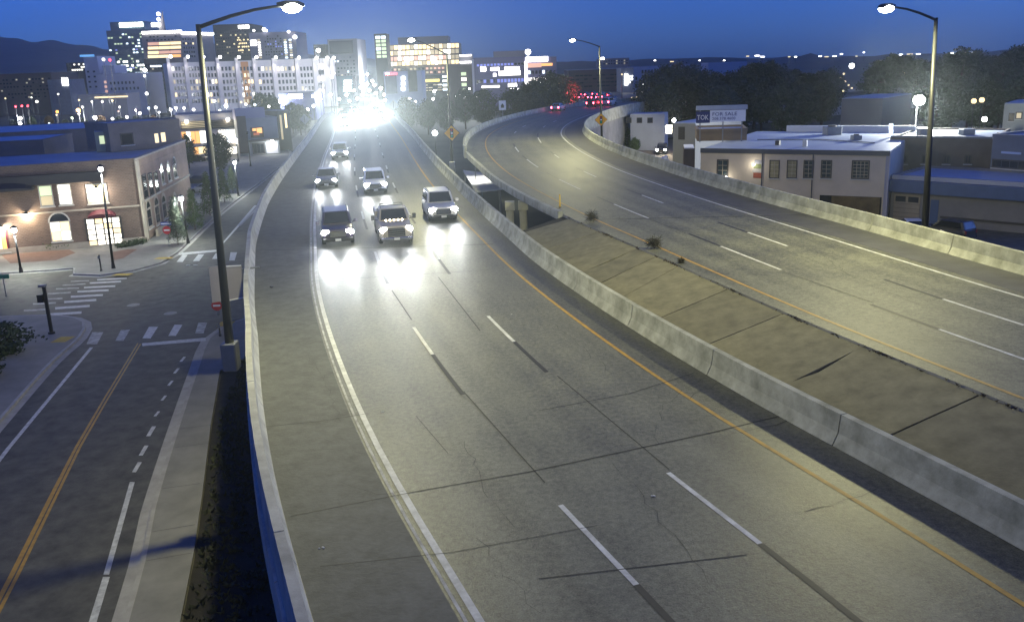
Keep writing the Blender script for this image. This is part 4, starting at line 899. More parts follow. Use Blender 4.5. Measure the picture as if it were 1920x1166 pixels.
mr = empty('painted_patch', pl.p(u0, z0, .02), 0, 'faded red and green painted patch on the cream wall', 'mural')
for k, (cm, a, b_) in enumerate((('patch_red', .0, .3), ('patch_white', .3, .52), ('patch_green', .52, .78), ('patch_grey', .78, 1))):
    cc = {'patch_red': (.32, .09, .05), 'patch_white': (.5, .47, .4), 'patch_green': (.2, .22, .1), 'patch_grey': (.33, .33, .35)}[cm]
    mb = MB(); w = (.1, .0, .12, .2)[k]; pl.box(mb, u0 + w, u1 - w * .5, z0 + (z1 - z0) * a, z0 + (z1 - z0) * b_ - .02, .004, .03); mb.build('stripe', mat(cm, cc, .8, var=.3, scale=2), mr)
for k in (0, 1):
    u, z = pl.uv(1671, 234 + k * 13); mb = MB(); p = aty(1671, 238 + k * 12, 104); mb.box(p.x - .22, p.x + .22, p.y, p.y + .1, p.z - .35, p.z + .35); mb.build('roof_end_light', W_COOL, root)
for k, uu in enumerate((.35, .62, .985)):
    mb = MB(); u = pl.L * uu; mb.tube([pl.p(u, 6.8, .1), pl.p(u, .2, .1)], .06, 6); mb.build('downpipe', MATS['gutter_dark'] if k < 2 else MATS['trim_lilac'], root)
for k, (px, py, w) in enumerate(((1385, 254, 1.5), (1560, 252, 1.8), (1605, 262, 1.0))):
    q = at(px, py, 7.25); mb = MB(); mb.box(q.x - w / 2, q.x + w / 2, q.y - w / 2, q.y + w / 2, 7.2, 7.2 + w * .55); un = bevel(mb.build('roof_unit', galv_m, root), .05, 1); mb = MB(); mb.tube([(q.x, q.y, 7.2 + w * .55), (q.x, q.y, 7.25 + w * .62)], w * .3, 10); mb.build('fan_grille', frame_d, un)
mb = MB(); mb.tube([at(1420, 262, 7.3), at(1540, 262, 7.3), at(1640, 268, 7.3)], .06, 5); mb.build('roof_pipe', galv_m, root)
# raised block and the FOR SALE board
rb_, pb = building('roof_block', 'raised brown block at the left end of the cream building roof', aty(1307, 240, 108), aty(1401, 236, 107), 6, 8.3, mat('brown_stucco', (.2, .155, .11), .9, var=.1, scale=.5), z0=7.22, roof_m=MATS['cool_roof'], parapet=.35)
ps = Plane(aty(1305, 217, 106.6), aty(1402, 217, 105.6)); sg = empty('sale_board', ps.p(0, 9, .1), 0, 'blue and white real-estate board standing on the cream building roof', 'sign')
u0, u1, z0, z1 = ps.rect(1305, 204, 1331, 231); navy = mat('board_navy', (.02, .03, .13), .5); zc = z0; zt = z1
part(ps, sg, 'name_panel', u0, u1, z0, z1 - .35, 0, .08, navy)
u2, u3, z2, z3 = ps.rect(1331, 208, 1398, 230); wp = part(ps, sg, 'offer_panel', u1 + .01, u3, z0 + .1, z1 - .25, 0, .09, mat('board_white', (.72, .74, .78), .5))
part(ps, sg, 'top_rail', u0, u3 + .2, z1 - .2, z1 + .3, -.5, .05, MATS['cool_roof'])
rz = math.atan2(ps.t.y, ps.t.x); off = sg.location
H_ = z1 - .35 - z0
text('name_lettering', 'TOK', H_ * .62, signw, sg, ps.p(u0 + .12, z0 + H_ * .28, .085) - off, (math.pi / 2, 0, rz), .005, sx=.78)
text('offer_lettering', 'FOR SALE', H_ * .44, navy, sg, ps.p(u1 + .25, z0 + H_ * .60, .095) - off, (math.pi / 2, 0, rz), .005, sx=1.15)
text('phone_lettering', '208.378.4600', H_ * .34, navy, sg, ps.p(u1 + .25, z0 + H_ * .24, .095) - off, (math.pi / 2, 0, rz), .005, sx=1.1)
mb = MB()
for k in (.5, u3 * .55, u3 - .4): ps.box(mb, k - .06, k + .06, 7.2, z1, -.2, -.02)
mb.build('legs', galv_m, sg)
# blocks to the right of it
blue_st = mat('blue_grey_cladding', (.13, .15, .19), .8, var=.15, scale=.5); grey_st = mat('grey_stucco', (.19, .18, .17), .9, var=.15, scale=.4); blue_aw = mat('blue_awning', (.06, .10, .2), .6, var=.1, scale=1)
A, B = aty(1668, 400, 90), aty(1990, 400, 79)
ra, pa = building('low_shop', 'low grey shop with blue awning band at the right edge', A, B, 9, 4.4, grey_st, roof_m=MATS['cool_roof'], parapet=.35)
part(pa, ra, 'awning_band', 0, pa.L, 3.1, 4.3, .003, .7, blue_aw); part(pa, ra, 'fascia', 0, pa.L, 4.32, 4.75, .065, .12, mat('pale_fascia', (.36, .38, .42), .6))
u0, u1, z0, z1 = pa.rect(1676, 365, 1725, 404); gd = part(pa, ra, 'garage_door', u0, u1, .1, z1 - .02, .003, .06, mat('garage_tan', (.3, .25, .18), .7, var=.1, scale=1))
for a, b_ in ((u0 + .15, (u0 + u1) / 2 - .12), ((u0 + u1) / 2 + .12, u1 - .15)): part(pa, gd, 'pane', a, b_, z1 - .75, z1 - .2, .062, .08, GLASS)
for k in range(4): part(pa, gd, 'door_rib', u0, u1, .5 + k * .45, .53 + k * .45, .061, .075, frame_d)
u0, u1, z0, z1 = pa.rect(1745, 366, 1760, 408); part(pa, ra, 'doorway', u0, u1, .1, 2.5, .003, .05, blue_aw)
part(pa, ra, 'base_rail', pa.rect(1765, 380, 1770, 400)[0], pa.L, .75, .95, .003, .12, frame_d)
A, B = aty(1666, 320, 101), aty(1855, 320, 95)
rc, pc = building('brick_warehouse', 'dark brick warehouse with grey-blue roof behind the low shop', A, B, 14, 7.2, mat('dark_brick', (.12, .095, .08), .9, var=.2, scale=.6), roof_m=mat('steel_roof', (.24, .27, .33), .6, var=.1, scale=.4), parapet=.3)
part(pc, rc, 'cap', 0, pc.L, 7.5, 7.7, -.2, .1, blue_st)
for k in range(3):
    q = pc.p(2.5 + 4.2 * k, 7.3, -5 - 2 * (k % 2)); mb = MB(); mb.box(q.x - .7, q.x + .7, q.y - .6, q.y + .6, 7.3, 8.2 - .2 * k); bevel(mb.build('roof_unit', galv_m, rc), .05, 1)
for k in range(4): pwin(pc, rc, (1690 + 40 * k, 292, 1700 + 40 * k, 306), GLASS, cols=2, fw=.1)
A, B = aty(1858, 300, 92), aty(1990, 300, 86)
rd, pd = building('blue_clad_building', 'blue clad building with dark ribbon window at the far right', A, B, 16, 8.0, blue_st, roof_m=MATS['steel_roof'], parapet=.3)
pwin(pd, rd, (1862, 302, 1925, 315), GLASS, cols=4, fw=.1); ppart(pd, rd, 'fascia_light', (1878, 285, 1915, 289), .003, .1, mat('pale_blue_trim', (.4, .5, .7), .6))
A, B = aty(1577, 210, 175), aty(1654, 206, 170)
re_, pe = building('grey_tower_block', 'plain windowless grey block behind the cream building', A, B, 18, aty(1610, 186, 172).z, mat('plain_grey', (.14, .135, .14), .9, var=.1, scale=.1), roof_m=MATS['steel_roof'])
A, B = aty(1880, 230, 150), aty(1985, 226, 145)
rf, pf = building('pale_house', 'pale house in the trees at the right edge', A, B, 12, aty(1900, 196, 148).z, mat('pale_siding', (.3, .31, .27), .85, var=.1, scale=.4), roof_m=MATS['steel_roof'])
pwin(pf, rf, (1893, 214, 1900, 226), GLASS, fw=.15); pwin(pf, rf, (1906, 212, 1915, 222), W_DIM, fw=.15)
# the dazzling yard light
p = aty(1722, 250, 118); h = aty(1720, 188, 118); root = empty('yard_light', (h.x, p.y, 0), 0, 'dazzling white yard light on a pole behind the warehouse', 'lamp')
mb = MB(); mb.tube([(h.x, p.y, -.1), (h.x, p.y, h.z + .2)], [.16, .1], 8); mb.build('pole', black_m, root); mb = MB(); mb.ball((h.x, h.y - .55, h.z), .75, 14, 10, (1, .7, .85)); mb.build('lens', mat('yard_glare', (1, 1, 1), .4, emit=60, ecol=(.95, 1, .95)), root, smooth=True)
mb = MB(); mb.box(h.x - .6, h.x + .6, h.y - .4, h.y, h.z + .2, h.z + .62); mb.build('housing', black_m, root); light('yard_beam', 'POINT', (0, -1.3, h.z), 60000, (.95, 1, .93), root, size=.6)
for px, py, Y, lab in ((1826, 190, 150, 'left one of two small warm lights among the trees at right'), (1841, 188, 150, 'right one of two small warm lights among the trees at right'), (1846, 224, 135, 'white lamp shining beside the pale house'), (1670, 137, 420, 'left one of two faint amber lights in the dark wood'), (1692, 136, 420, 'right one of two faint amber lights in the dark wood')):
    q = aty(px, py, Y); root = empty('porch_lamp', (q.x, q.y, 0), 0, lab, 'lamp'); s_ = .45 * Y / 150; mb = MB(); mb.ball(q, s_, 8, 6); mb.build('bulb', W_WARM if Y != 135 else W_HOT, root); mb = MB(); mb.tube([(q.x, q.y, -.1), (q.x, q.y, q.z)], .06, 5); mb.build('post', black_m, root)
# yard behind the bend: dirt lot, sheds, sign
flat('dirt_lot', G((1140, 268), (1190, 262), (1300, 262), (1325, 290), (1315, 345), (1210, 330), (1150, 295)), .0, dirt_m, kind='structure')
flat('service_yard', [(22, 60), (60, 60), (95, 88), (60, 92), (36, 88), (18, 98)], .004, street_m, kind='structure')
rs, psh = building('white_shed', 'long white shed with pale roof behind the bushes at the bend', aty(1182, 235, 173), aty(1246, 232, 171), 5, aty(1210, 215, 172).z, mat('white_siding', (.34, .36, .4), .7, var=.1, scale=.4), roof_m=pale_roof)
for k in range(3): pwin(psh, rs, (1175 + k * 20, 222, 1183 + k * 20, 230), GLASS, fw=.12, sill=False)
rs, psh = building('blue_roof_shed', 'blue roofed shed left of the sale board', aty(1262, 245, 128), aty(1304, 243, 126), 18, aty(1285, 232, 127).z, mat('grey_siding', (.25, .25, .25), .8), roof_m=MATS['cool_roof']); ppart(psh, rs, 'door', (1272, 238, 1284, 262), .003, .06, frame_d)
rs, psh = building('storage_container', 'dark brown storage container beside the end wall of the cream building', aty(1282, 310, 99), aty(1302, 310, 98.8), 4, aty(1290, 279, 99).z, mat('container_brown', (.06, .045, .04), .7, var=.2, scale=1), cat='container', wname='body', roof_m=signw)
for k in range(5): part(psh, rs, 'rib', .1 + k * .26, .18 + k * .26, .2, 4, .003, .05, MATS['container_brown'])
# white canopy tent / trailer nose
p = at(1238, 318); wt = empty('white_canopy', p, 0, 'small white canopy with steep sides in the yard below the barrier', 'canopy'); q = aty(1238, 300, p.y)
mb = MB(); zt = q.z + .6; mb.add([(p.x - 1.8, p.y - 1.6, zt - 1.5), (p.x + 1.4, p.y - 1.6, zt - 1.5), (p.x + 1.4, p.y + 1.6, zt - 1.2), (p.x - 1.8, p.y + 1.6, zt - 1.2), (p.x + 1.0, p.y - .8, zt), (p.x + 1.3, p.y + 1.2, zt)], [(0, 1, 4), (1, 2, 5, 4), (2, 3, 5), (0, 4, 5, 3), (0, 3, 2, 1)]); fix_normals(mb.build('cover', mat('white_canvas', (.8, .8, .82), .6), wt))
mb = MB()
for a in (-1.7, 1.3):
    for b_ in (-1.5, 1.5): mb.tube([(p.x + a, p.y + b_, 0), (p.x + a, p.y + b_, zt - 1.3)], .04, 5)
mb.build('legs', galv_m, wt)
r, t = post('yard_sign', 'white sign board under a blue-white lamp in the yard', (1263, 292), (1262, 226), .07, galv_m, 'sign', None, 0)
mb = MB(); c = aty(1254, 243, t.y); mb.box(c.x - .6, c.x + .55, c.y - .1, c.y - .04, c.z - .75, c.z + .75); mb.build('panel', MATS['sign_white_lit'], r); mb = MB(); mb.ball((t.x, t.y, t.z), .34, 10, 8); mb.build('globe', lant_m, r)
light('yard_light', 'POINT', (0, -.7, t.z - .1), 4500, (1, .92, .7), r, size=.3)
for i, (px, py, s_, k) in enumerate(((1160, 262, 1.5, 0), (1178, 262, 1.9, 1), (1203, 260, 2.1, 2), (1226, 258, 1.5, 1), (1141, 260, 1.2, 2), (1190, 266, 1.2, 1))):
    q = at(px, py + 18); tree('bush%d' % k, q, 'round bush in the yard behind the bend, %s' % ('first from the signal sign', 'tall one before the white shed', 'darkest and widest of the row', 'pale green one nearest the yard sign', 'half hidden by the signal sign pole', 'low one at the edge of the dirt lot')[(1, 2, 3, 4, 0, 5)[i]] if False else ['round bush just right of the farther signal sign pole', 'taller bush before the left end of the white shed', 'wide dark bush before the middle of the white shed', 'bright green bush left of the yard sign', 'low bush half hidden by the farther signal sign', 'small bush at the edge of the dirt lot'][i], 'bush', 'bush', 'bushes behind the bend', s_, s_ * 1.2)
# trees: the dark wood behind the cream building and at right
def wood(lst, label, group, keys, jig):
    for i, (px, top, Y) in enumerate(lst):
        t = aty(px, top, Y); s_ = max(.5, t.z / 13.2); tree(keys[i % len(keys)], (t.x, Y, 0), label, 'tree', 'tree', group, s_ * random.uniform(.95, 1.2), s_)
rk = ['round0', 'round1', 'round2', 'round3']
wood([(1225 + 24 * i, 132 - 10 * math.sin(i * .9) + (6 if i < 2 else 0), 215 + 17 * ((i * 5) % 4)) for i in range(15)], 'dark leafy tree in the wood behind the cream building', 'trees behind the cream building', rk, 1)
wood([(1240 + 38 * i, 160 - 8 * math.sin(i * 1.7), 185 + 10 * (i % 3)) for i in range(9)], 'dark leafy tree at the front edge of the wood behind the cream building', 'trees at the front edge of the wood', rk, 1)
wood([(1650 + 26 * i, 118 - 9 * math.sin(i * 1.3) - i * 2.2, 260 + 25 * (i % 3)) for i in range(12)], 'tall dark tree in the wood on the far right', 'trees on the far right', rk, 1)
wood([(1760 + 30 * i, 165 - 8 * math.sin(i * 1.1) - i * 4, 170 + 12 * (i % 3)) for i in range(7)], 'dark tree behind the warehouse roofs at right', 'trees behind the warehouse roofs', rk, 1)
wood([(1655, 205, 140), (1690, 200, 145), (1752, 196, 146)], 'tree lit green by the dazzling yard light', 'trees lit by the yard light', ['small0', 'small1', 'small0'], 1)
# ---------------------------------------------------------------- vehicles
tyre_m = mat('tyre_rubber', (.012, .012, .012), .85); rim_m = mat('wheel_rim', (.35, .35, .36), .35, metal=.8); trim_m = mat('black_trim', (.015, .015, .016), .5); chrome = mat('chrome', (.6, .6, .62), .2, metal=1)
wind_m = mat('windscreen', (.012, .014, .02), .08, spec=.6); plate_m = mat('number_plate', (.6, .6, .58), .5)
head_m = mat('headlight_lens', (1, 1, 1), .3, emit=160, ecol=(.95, .97, 1)); fog_m = mat('marker_lens', (1, .8, .4), .3, emit=14, ecol=(1, .85, .6)); tail_m = mat('tail_lens', (.8, .02, .03), .3, emit=60, ecol=(1, .04, .07)); dead_m = mat('dark_lens', (.15, .15, .16), .2); deadred = mat('dark_red_lens', (.2, .01, .01), .3)
def paint_m(n, c, r=.35): return mat('paint_' + n, c, r, coat=.6)
def ring_sec(y, w, zb, zt, k=.93):
    h = zt - zb
    return [(-w * .90, y, zb), (-w, y, zb + h * .18), (-w * 1.0, y, zb + h * .6), (-w * k, y, zt - h * .06), (-w * k * .9, y, zt), (w * k * .9, y, zt), (w * k, y, zt - h * .06), (w, y, zb + h * .6), (w, y, zb + h * .18), (w * .90, y, zb)]
def make_car(label, kind, pm, on='head', group=None, name='car', cat='car', detail=True):
    d = dict(suv=dict(L=4.75, W=1.92, H=1.78, hood=1.08, belt=1.12, wr=.37, wb=1.42, cab=(-2.3, -2.0, .35, 1.0), rw=.80),
             pickup=dict(L=5.9, W=2.05, H=1.95, hood=1.28, belt=1.30, wr=.42, wb=1.85, cab=(-.95, -.75, .75, 1.35), rw=.80),
             sedan=dict(L=4.65, W=1.82, H=1.46, hood=.92, belt=.96, wr=.33, wb=1.36, cab=(-1.75, -1.1, .25, 1.05), rw=.74))[kind]
    L, W, H = d['L'], d['W'] / 2, d['H']; hz, bz, wr = d['hood'], d['belt'], d['wr']; c0, c1, c2, c3 = d['cab']; gc = wr * .62
    root = empty(name, (0, 0, 0), 0, label, cat, group)
    rear_z = bz if kind != 'sedan' else bz + .02
    st = [ring_sec(-L / 2, W * .86, gc + .2, rear_z - .12), ring_sec(-L / 2 + .12, W * .96, gc + .05, rear_z), ring_sec(-L / 2 + .6, W, gc, rear_z), ring_sec(c0 + .3 if kind == 'pickup' else 0, W, gc, bz), ring_sec(c3 - .1, W, gc, bz - .02), ring_sec(c3 + .35, W * .985, gc, hz + .03), ring_sec(L / 2 - .45, W * .95, gc, hz - .02), ring_sec(L / 2 - .12, W * .88, gc + .03, hz - .1), ring_sec(L / 2, W * .76, gc + .18, hz - .28)]
    mb = MB(); mb.loft([[Vector(p) for p in r] for r in st]); body = fix_normals(mb.build('body', pm, root, local=True)); body.data.polygons.foreach_set('use_smooth', [True] * len(body.data.polygons))
    md = body.modifiers.new('edge', 'EDGE_SPLIT'); md.split_angle = math.radians(38)
    rw = W * d['rw']; wb_ = W * .93
    if kind == 'pickup':
        mb = MB(); mb.box(-W * .82, W * .82, -L / 2 + .15, c0 - .05, bz + .003, bz + .02); mb.build('bed_floor', trim_m, root, local=True)
        for s in (-1, 1):
            mb = MB(); mb.box(s * W * .93 - .06, s * W * .93 + .06, -L / 2 + .1, c0 - .05, bz - .05, bz + .28); mb.build('bed_side', pm, root, local=True)
    mb = MB(); mb.hexa([(-wb_, c0, bz - .04), (wb_, c0, bz - .04), (wb_, c3, bz - .06), (-wb_, c3, bz - .06)], [(-rw, c1, H), (rw, c1, H), (rw, c2, H), (-rw, c2, H)]); cab = bevel(mb.build('cabin', pm, root, local=True), .07, 2)
    def face(a, b, c_, e, ins, out, name='window', m=wind_m):
        a, b, c_, e = map(Vector, (a, b, c_, e)); n_ = (b - a).cross(e - a).normalized(); ctr = (a + b + c_ + e) / 4
        q = [ctr + (v - ctr) * ins + n_ * out for v in (a, b, c_, e)]; q2 = [v - n_ * .03 for v in q]
        mb = MB(); mb.add(q + q2, [(0, 1, 2, 3), (7, 6, 5, 4), (0, 4, 5, 1), (1, 5, 6, 2), (2, 6, 7, 3), (3, 7, 4, 0)]); return mb.build(name, m, root, local=True)
    z0 = bz + .0
    face((wb_, c3, z0), (-wb_, c3, z0), (-rw, c2, H), (rw, c2, H), .84, .012, 'windscreen')
    face((-wb_, c0, z0), (wb_, c0, z0), (rw, c1, H), (-rw, c1, H), .8, .012, 'rear_window')
    face((-wb_, c3, z0), (-wb_, c0, z0), (-rw, c1, H), (-rw, c2, H), .8, .012, 'side_window'); face((wb_, c0, z0), (wb_, c3, z0), (rw, c2, H), (rw, c1, H), .8, .012, 'side_window')
    for sx in (-1, 1):
        for y in (-d['wb'], d['wb']):
            x = sx * (W - .13); mb = MB(); N = 16; rg = lambda xx, r: [(xx, y + math.cos(i * 2 * math.pi / N) * r, wr + math.sin(i * 2 * math.pi / N) * r) for i in range(N)]
            mb.loft([rg(x - .12, wr * .9), rg(x - .09, wr), rg(x + .09, wr), rg(x + .12, wr * .9)]); w = fix_normals(mb.build('wheel', tyre_m, root, local=True))
            mb = MB(); mb.loft([rg(x + sx * .10, wr * .62), rg(x + sx * .135, wr * .55)]); fix_normals(mb.build('rim', rim_m, w, local=True))
            mb = MB(); rg2 = lambda xx, r: [(xx, y + math.cos(i * math.pi / 10) * r, wr + math.sin(i * math.pi / 10) * r) for i in range(11)]
            mb.loft([rg2(sx * (W - .04), wr * 1.16), rg2(sx * (W + .012), wr * 1.16)]); fix_normals(mb.build('wheel_arch', trim_m, root, local=True))
        # mirrors
        mx = W + (.16 if kind != 'pickup' else .24); mb = MB(); mb.box(sx * mx - .11, sx * mx + .11, c3 - .28, c3 - .14, bz + .02, bz + (.2 if kind != 'pickup' else .34)); mi = bevel(mb.build('mirror', trim_m if kind == 'pickup' else pm, root, local=True), .03, 1)
        mb = MB(); mb.tube([(sx * (W - .06), c3 - .15, bz + .04), (sx * mx, c3 - .2, bz + .08)], .025, 5); mb.build('mirror_arm', trim_m, mi, local=True)
        # lamps
        hx = W * .72; hy = L / 2 - .1; hzz = hz - (.26 if kind != 'pickup' else .30); mb = MB(); mb.ball((sx * hx, hy, hzz), .22 if kind != 'sedan' else .19, 12, 8, (1.15, .5, .8)); mb.build('headlight', head_m if on == 'head' else dead_m, root, local=True, smooth=True)
        mb = MB(); mb.box(sx * W * .78 - .1, sx * W * .78 + .1, -L / 2 - .02, -L / 2 + .1, bz - .38, bz - .08); mb.build('tail_light', tail_m if on == 'tail' else deadred, root, local=True)
    gw = W * .5; mb = MB(); mb.box(-gw, gw, L / 2 - .12, L / 2 + .005, gc + .3, hz - .2); g_ = mb.build('grille', trim_m, root, local=True)
    for k in range(4):
        mb = MB(); zz = gc + .36 + k * (hz - .62 - gc) / 3.2; mb.box(-gw * .94, gw * .94, L / 2 + .003, L / 2 + .02, zz, zz + .035); mb.build('grille_bar', chrome, g_, local=True)
    mb = MB(); mb.box(-W * .9, W * .9, L / 2 - .2, L / 2 + .06, gc + .06, gc + .27); bevel(mb.build('bumper', trim_m if kind != 'pickup' else chrome, root, local=True), .04, 1)
    mb = MB(); mb.box(-.17, .17, L / 2 + .06, L / 2 + .075, gc + .1, gc + .24); mb.build('number_plate', plate_m, root, local=True)
    mb = MB(); mb.box(-W * .9, W * .9, -L / 2 - .05, -L / 2 + .2, gc + .06, gc + .27); bevel(mb.build('bumper', trim_m, root, local=True), .04, 1)
    if kind == 'suv':
        for s in (-1, 1):
            mb = MB(); mb.tube([(s * rw * .9, c1 + .1, H - .03), (s * rw * .9, c1 + .3, H + .07), (s * rw * .9, c2 - .3, H + .07), (s * rw * .9, c2 - .1, H - .03)], .022, 5); mb.build('roof_rail', trim_m, root, local=True)
    if kind == 'pickup':
        for k in range(5):
            mb = MB(); mb.box(-.5 + k * .25 - .05, -.5 + k * .25 + .05, c3 + .02, c3 + .12, bz + .0, bz + .07); mb.build('marker_light', fog_m, root, local=True)
        for k in range(2):
            mb = MB(); mb.tube([(-rw * .85, c1 + .25 + k * .8, H - .02), (-rw * .85, c1 + .25 + k * .8, H + .13), (rw * .85, c1 + .25 + k * .8, H + .13), (rw * .85, c1 + .25 + k * .8, H - .02)], .025, 5); mb.build('roof_bar', trim_m, root, local=True)
    root['dim_l'] = L
    return root
def place(root, RD, px, py, z, toward=True, off=None, s=1.0):
    p = at(px, py, z); d, o = RD.nearest(p); t = (RD.p(d + 1, 0) - RD.p(d - 1, 0)); t.z = 0; t.normalize()
    f = -t if toward else t; L = root['dim_l'] * s
    c = Vector((p.x, p.y, 0)) - f * (L / 2 - .55) * (1 if toward else -1)
    root.location = (c.x, c.y, RD.zf(c.y) + .012); root.rotation_euler = (0, 0, math.atan2(-f.x, f.y)); root.scale = (s, s, s); del root['dim_l']
    return root
def beams(root, kind, power, spread=36, aim=-.03):
    W, L, hz = dict(suv=(.96, 4.75, .82), pickup=(1.02, 5.9, .98), sedan=(.91, 4.65, .66))[kind]
    for s in (-1, 1):
        light('headlight_beam', 'SPOT', (s * W * .72, L / 2 + .12, hz), power, (.95, 1, .97), root, (s * .02, 1, aim), .08, spread, 1.0)
G_ = 'oncoming vehicles on the westbound lanes'
BP = 1150
v = make_car('dark SUV with roof rack, leftmost of the three nearest oncoming vehicles', 'suv', paint_m('plum', (.03, .02, .045)), group=G_, name='suv', cat='suv'); place(v, LW, 635, 459, 7.0); beams(v, 'suv', BP)
v = make_car('tan pickup with marker lights under its windscreen, middle of the nearest three', 'pickup', paint_m('tan', (.32, .28, .22)), group=G_, name='pickup_truck', cat='pickup'); place(v, LW, 744, 458, 7.0, s=.97); beams(v, 'pickup', BP)
v = make_car('cream SUV in the right lane beside the yellow line', 'suv', paint_m('cream', (.55, .53, .47)), group=G_, name='suv', cat='suv'); place(v, LW, 831, 415, 7.0, s=1.02); beams(v, 'suv', BP * .9)
v = make_car('white SUV alone in the middle lane behind the pickup', 'suv', paint_m('white', (.7, .7, .7)), group=G_, name='suv', cat='suv'); place(v, LW, 705, 364, 7.0, s=1.0); beams(v, 'suv', BP * .35)
v = make_car('grey sedan in the left lane behind the dark SUV', 'sedan', paint_m('grey', (.16, .16, .18)), group=G_, name='sedan', cat='car'); place(v, LW, 613, 353, 7.0, s=1.05); beams(v, 'sedan', BP * .35)
v = make_car('dazzling pale car in the left lane behind the grey sedan', 'suv', paint_m('silver', (.4, .41, .42)), group=G_, name='suv', cat='suv'); place(v, LW, 638, 300, 7.0, s=1.0); beams(v, 'suv', BP * .35)
# the platoon behind, all headlights
protos = [make_car('oncoming car in the dazzling platoon of headlights at the crest', k, paint_m(n, c), group='platoon of oncoming headlights', name='oncoming_car') for k, n, c in (('sedan', 'pl_blue', (.05, .07, .12)), ('suv', 'pl_white', (.6, .6, .6)), ('pickup', 'pl_red', (.2, .03, .03)))]
far_cars = []
slots = [(-8.2, 166), (-4.9, 171), (-1.7, 180), (-8.3, 177), (-5.0, 182), (-8.4, 187), (-1.6, 191), (-5.0, 192), (-8.3, 197), (-1.8, 202), (-5.0, 203), (-8.3, 208), (-4.9, 216), (-1.7, 222), (-8.3, 228), (-5, 250), (-1.7, 262), (-8.2, 270), (-5, 300), (-1.7, 330), (-8.2, 345), (-5, 390), (-1.7, 430), (-8.2, 470), (-5, 520), (-1.7, 580), (-8.2, 620)]
for i, (o_, y) in enumerate(slots):
    r = protos[i % 3] if i < 3 else copy_tree(protos[i % 3])
    if 'dim_l' in r: del r['dim_l']
    d = LW.at(y); p = LW.p(d, o_ * 1.04); t = LW.p(d + 1, 0) - LW.p(d - 1, 0); h = -t; r.location = p + Vector((0, 0, .012)); r.rotation_euler = (0, 0, math.atan2(-h.x, h.y))
    r['label'] = 'oncoming car in the dazzling platoon of headlights at the crest' if i > 3 else ('front left car of the dazzling platoon', 'front middle car of the dazzling platoon', 'front right car of the dazzling platoon', 'second left car of the dazzling platoon')[i]
    far_cars.append((r, i, y))
for r, i, y in far_cars:
    if i < 3: beams(r, ('sedan', 'suv', 'pickup')[i % 3], 420000, 8, .066)   # overpowered beams tilted toward the viewpoint, shaped to glare in the haze
# eastbound traffic leaving
v = make_car('pale sedan turning away at the far end of the eastbound bend', 'sedan', paint_m('pearl', (.55, .55, .5)), 'tail', 'eastbound traffic', 'sedan'); place(v, RW, 1042, 209, 7.9, False)
v = make_car('car with glowing brake lights right of the pale sedan', 'suv', paint_m('maroon', (.12, .02, .03)), 'tail', 'eastbound traffic', 'suv', 'suv'); place(v, RW, 1108, 201, 7.9, False)
v = make_car('white van-like SUV lit red by the cars ahead of it', 'suv', paint_m('whitered', (.65, .62, .6)), 'tail', 'eastbound traffic', 'suv', 'suv'); place(v, RW, 1136, 199, 7.9, False)
red_p = make_car('car braking in the red glow at the distant junction', 'sedan', paint_m('dk', (.05, .05, .05)), 'tail', 'braking cars at the junction', 'braking_car'); del red_p['dim_l']
for i, (px, py, Y) in enumerate(((1075, 182, 262), (1088, 181, 262), (1104, 181, 265), (1119, 181, 266), (1130, 180, 268), (1150, 184, 270), (1098, 176, 300), (1112, 175, 305), (1128, 176, 300), (1140, 177, 302))):
    r = red_p if i == 0 else copy_tree(red_p); q = aty(px, py, Y); r.location = (q.x, q.y, max(.012, zr(Y) * .0 + q.z - .9)); r.rotation_euler = (0, 0, -.5)
rl = []
mbp = MB(); jn = [(14, 250), (60, 235), (95, 330), (35, 345)]; mbp.prism(jn, -.1, aty(1110, 182, 275).z - 1.0); fix_normals(tag(mbp.build('junction_embankment', street_m), kind='structure'))
light('brake_fill', 'POINT', (0, -3.2, 1.2), 4000, (1, .05, .1), red_p, size=.5)  # added red light behind the car, on top of its tail lamps
# parked
def park(label, kind, pm, px, py, rz, s=1.0, on='off', z=0.0):
    r = make_car(label, kind, pm, on, 'parked vehicles', 'parked_car'); del r['dim_l']; p = at(px, py, z); r.location = (p.x, p.y, z + .012); r.rotation_euler = (0, 0, rz); r.scale = (s, s, s); return r
park('dark car parked facing the low shop beyond the right barrier', 'suv', paint_m('blk', (.012, .012, .014)), 1775, 446, .5)
park('white car parked by the cream building corner beyond the right barrier', 'sedan', paint_m('white', (.7, .7, .7)), 1702, 440, 1.4)
park('dark car with two lit lamps on the dirt lot', 'suv', paint_m('blk', (.012, .012, .014)), 1241, 288, 2.9, on='head')
park('black car parked before the lit restaurant', 'sedan', paint_m('blk', (.012, .012, .014)), 368, 304, 1.5)
park('dark car in the lot behind the young trees', 'sedan', paint_m('dk', (.05, .05, .05)), 372, 345, 1.3)
park('silver car in the lot behind the slim evergreens', 'sedan', paint_m('silver', (.4, .41, .42)), 384, 362, 1.35)
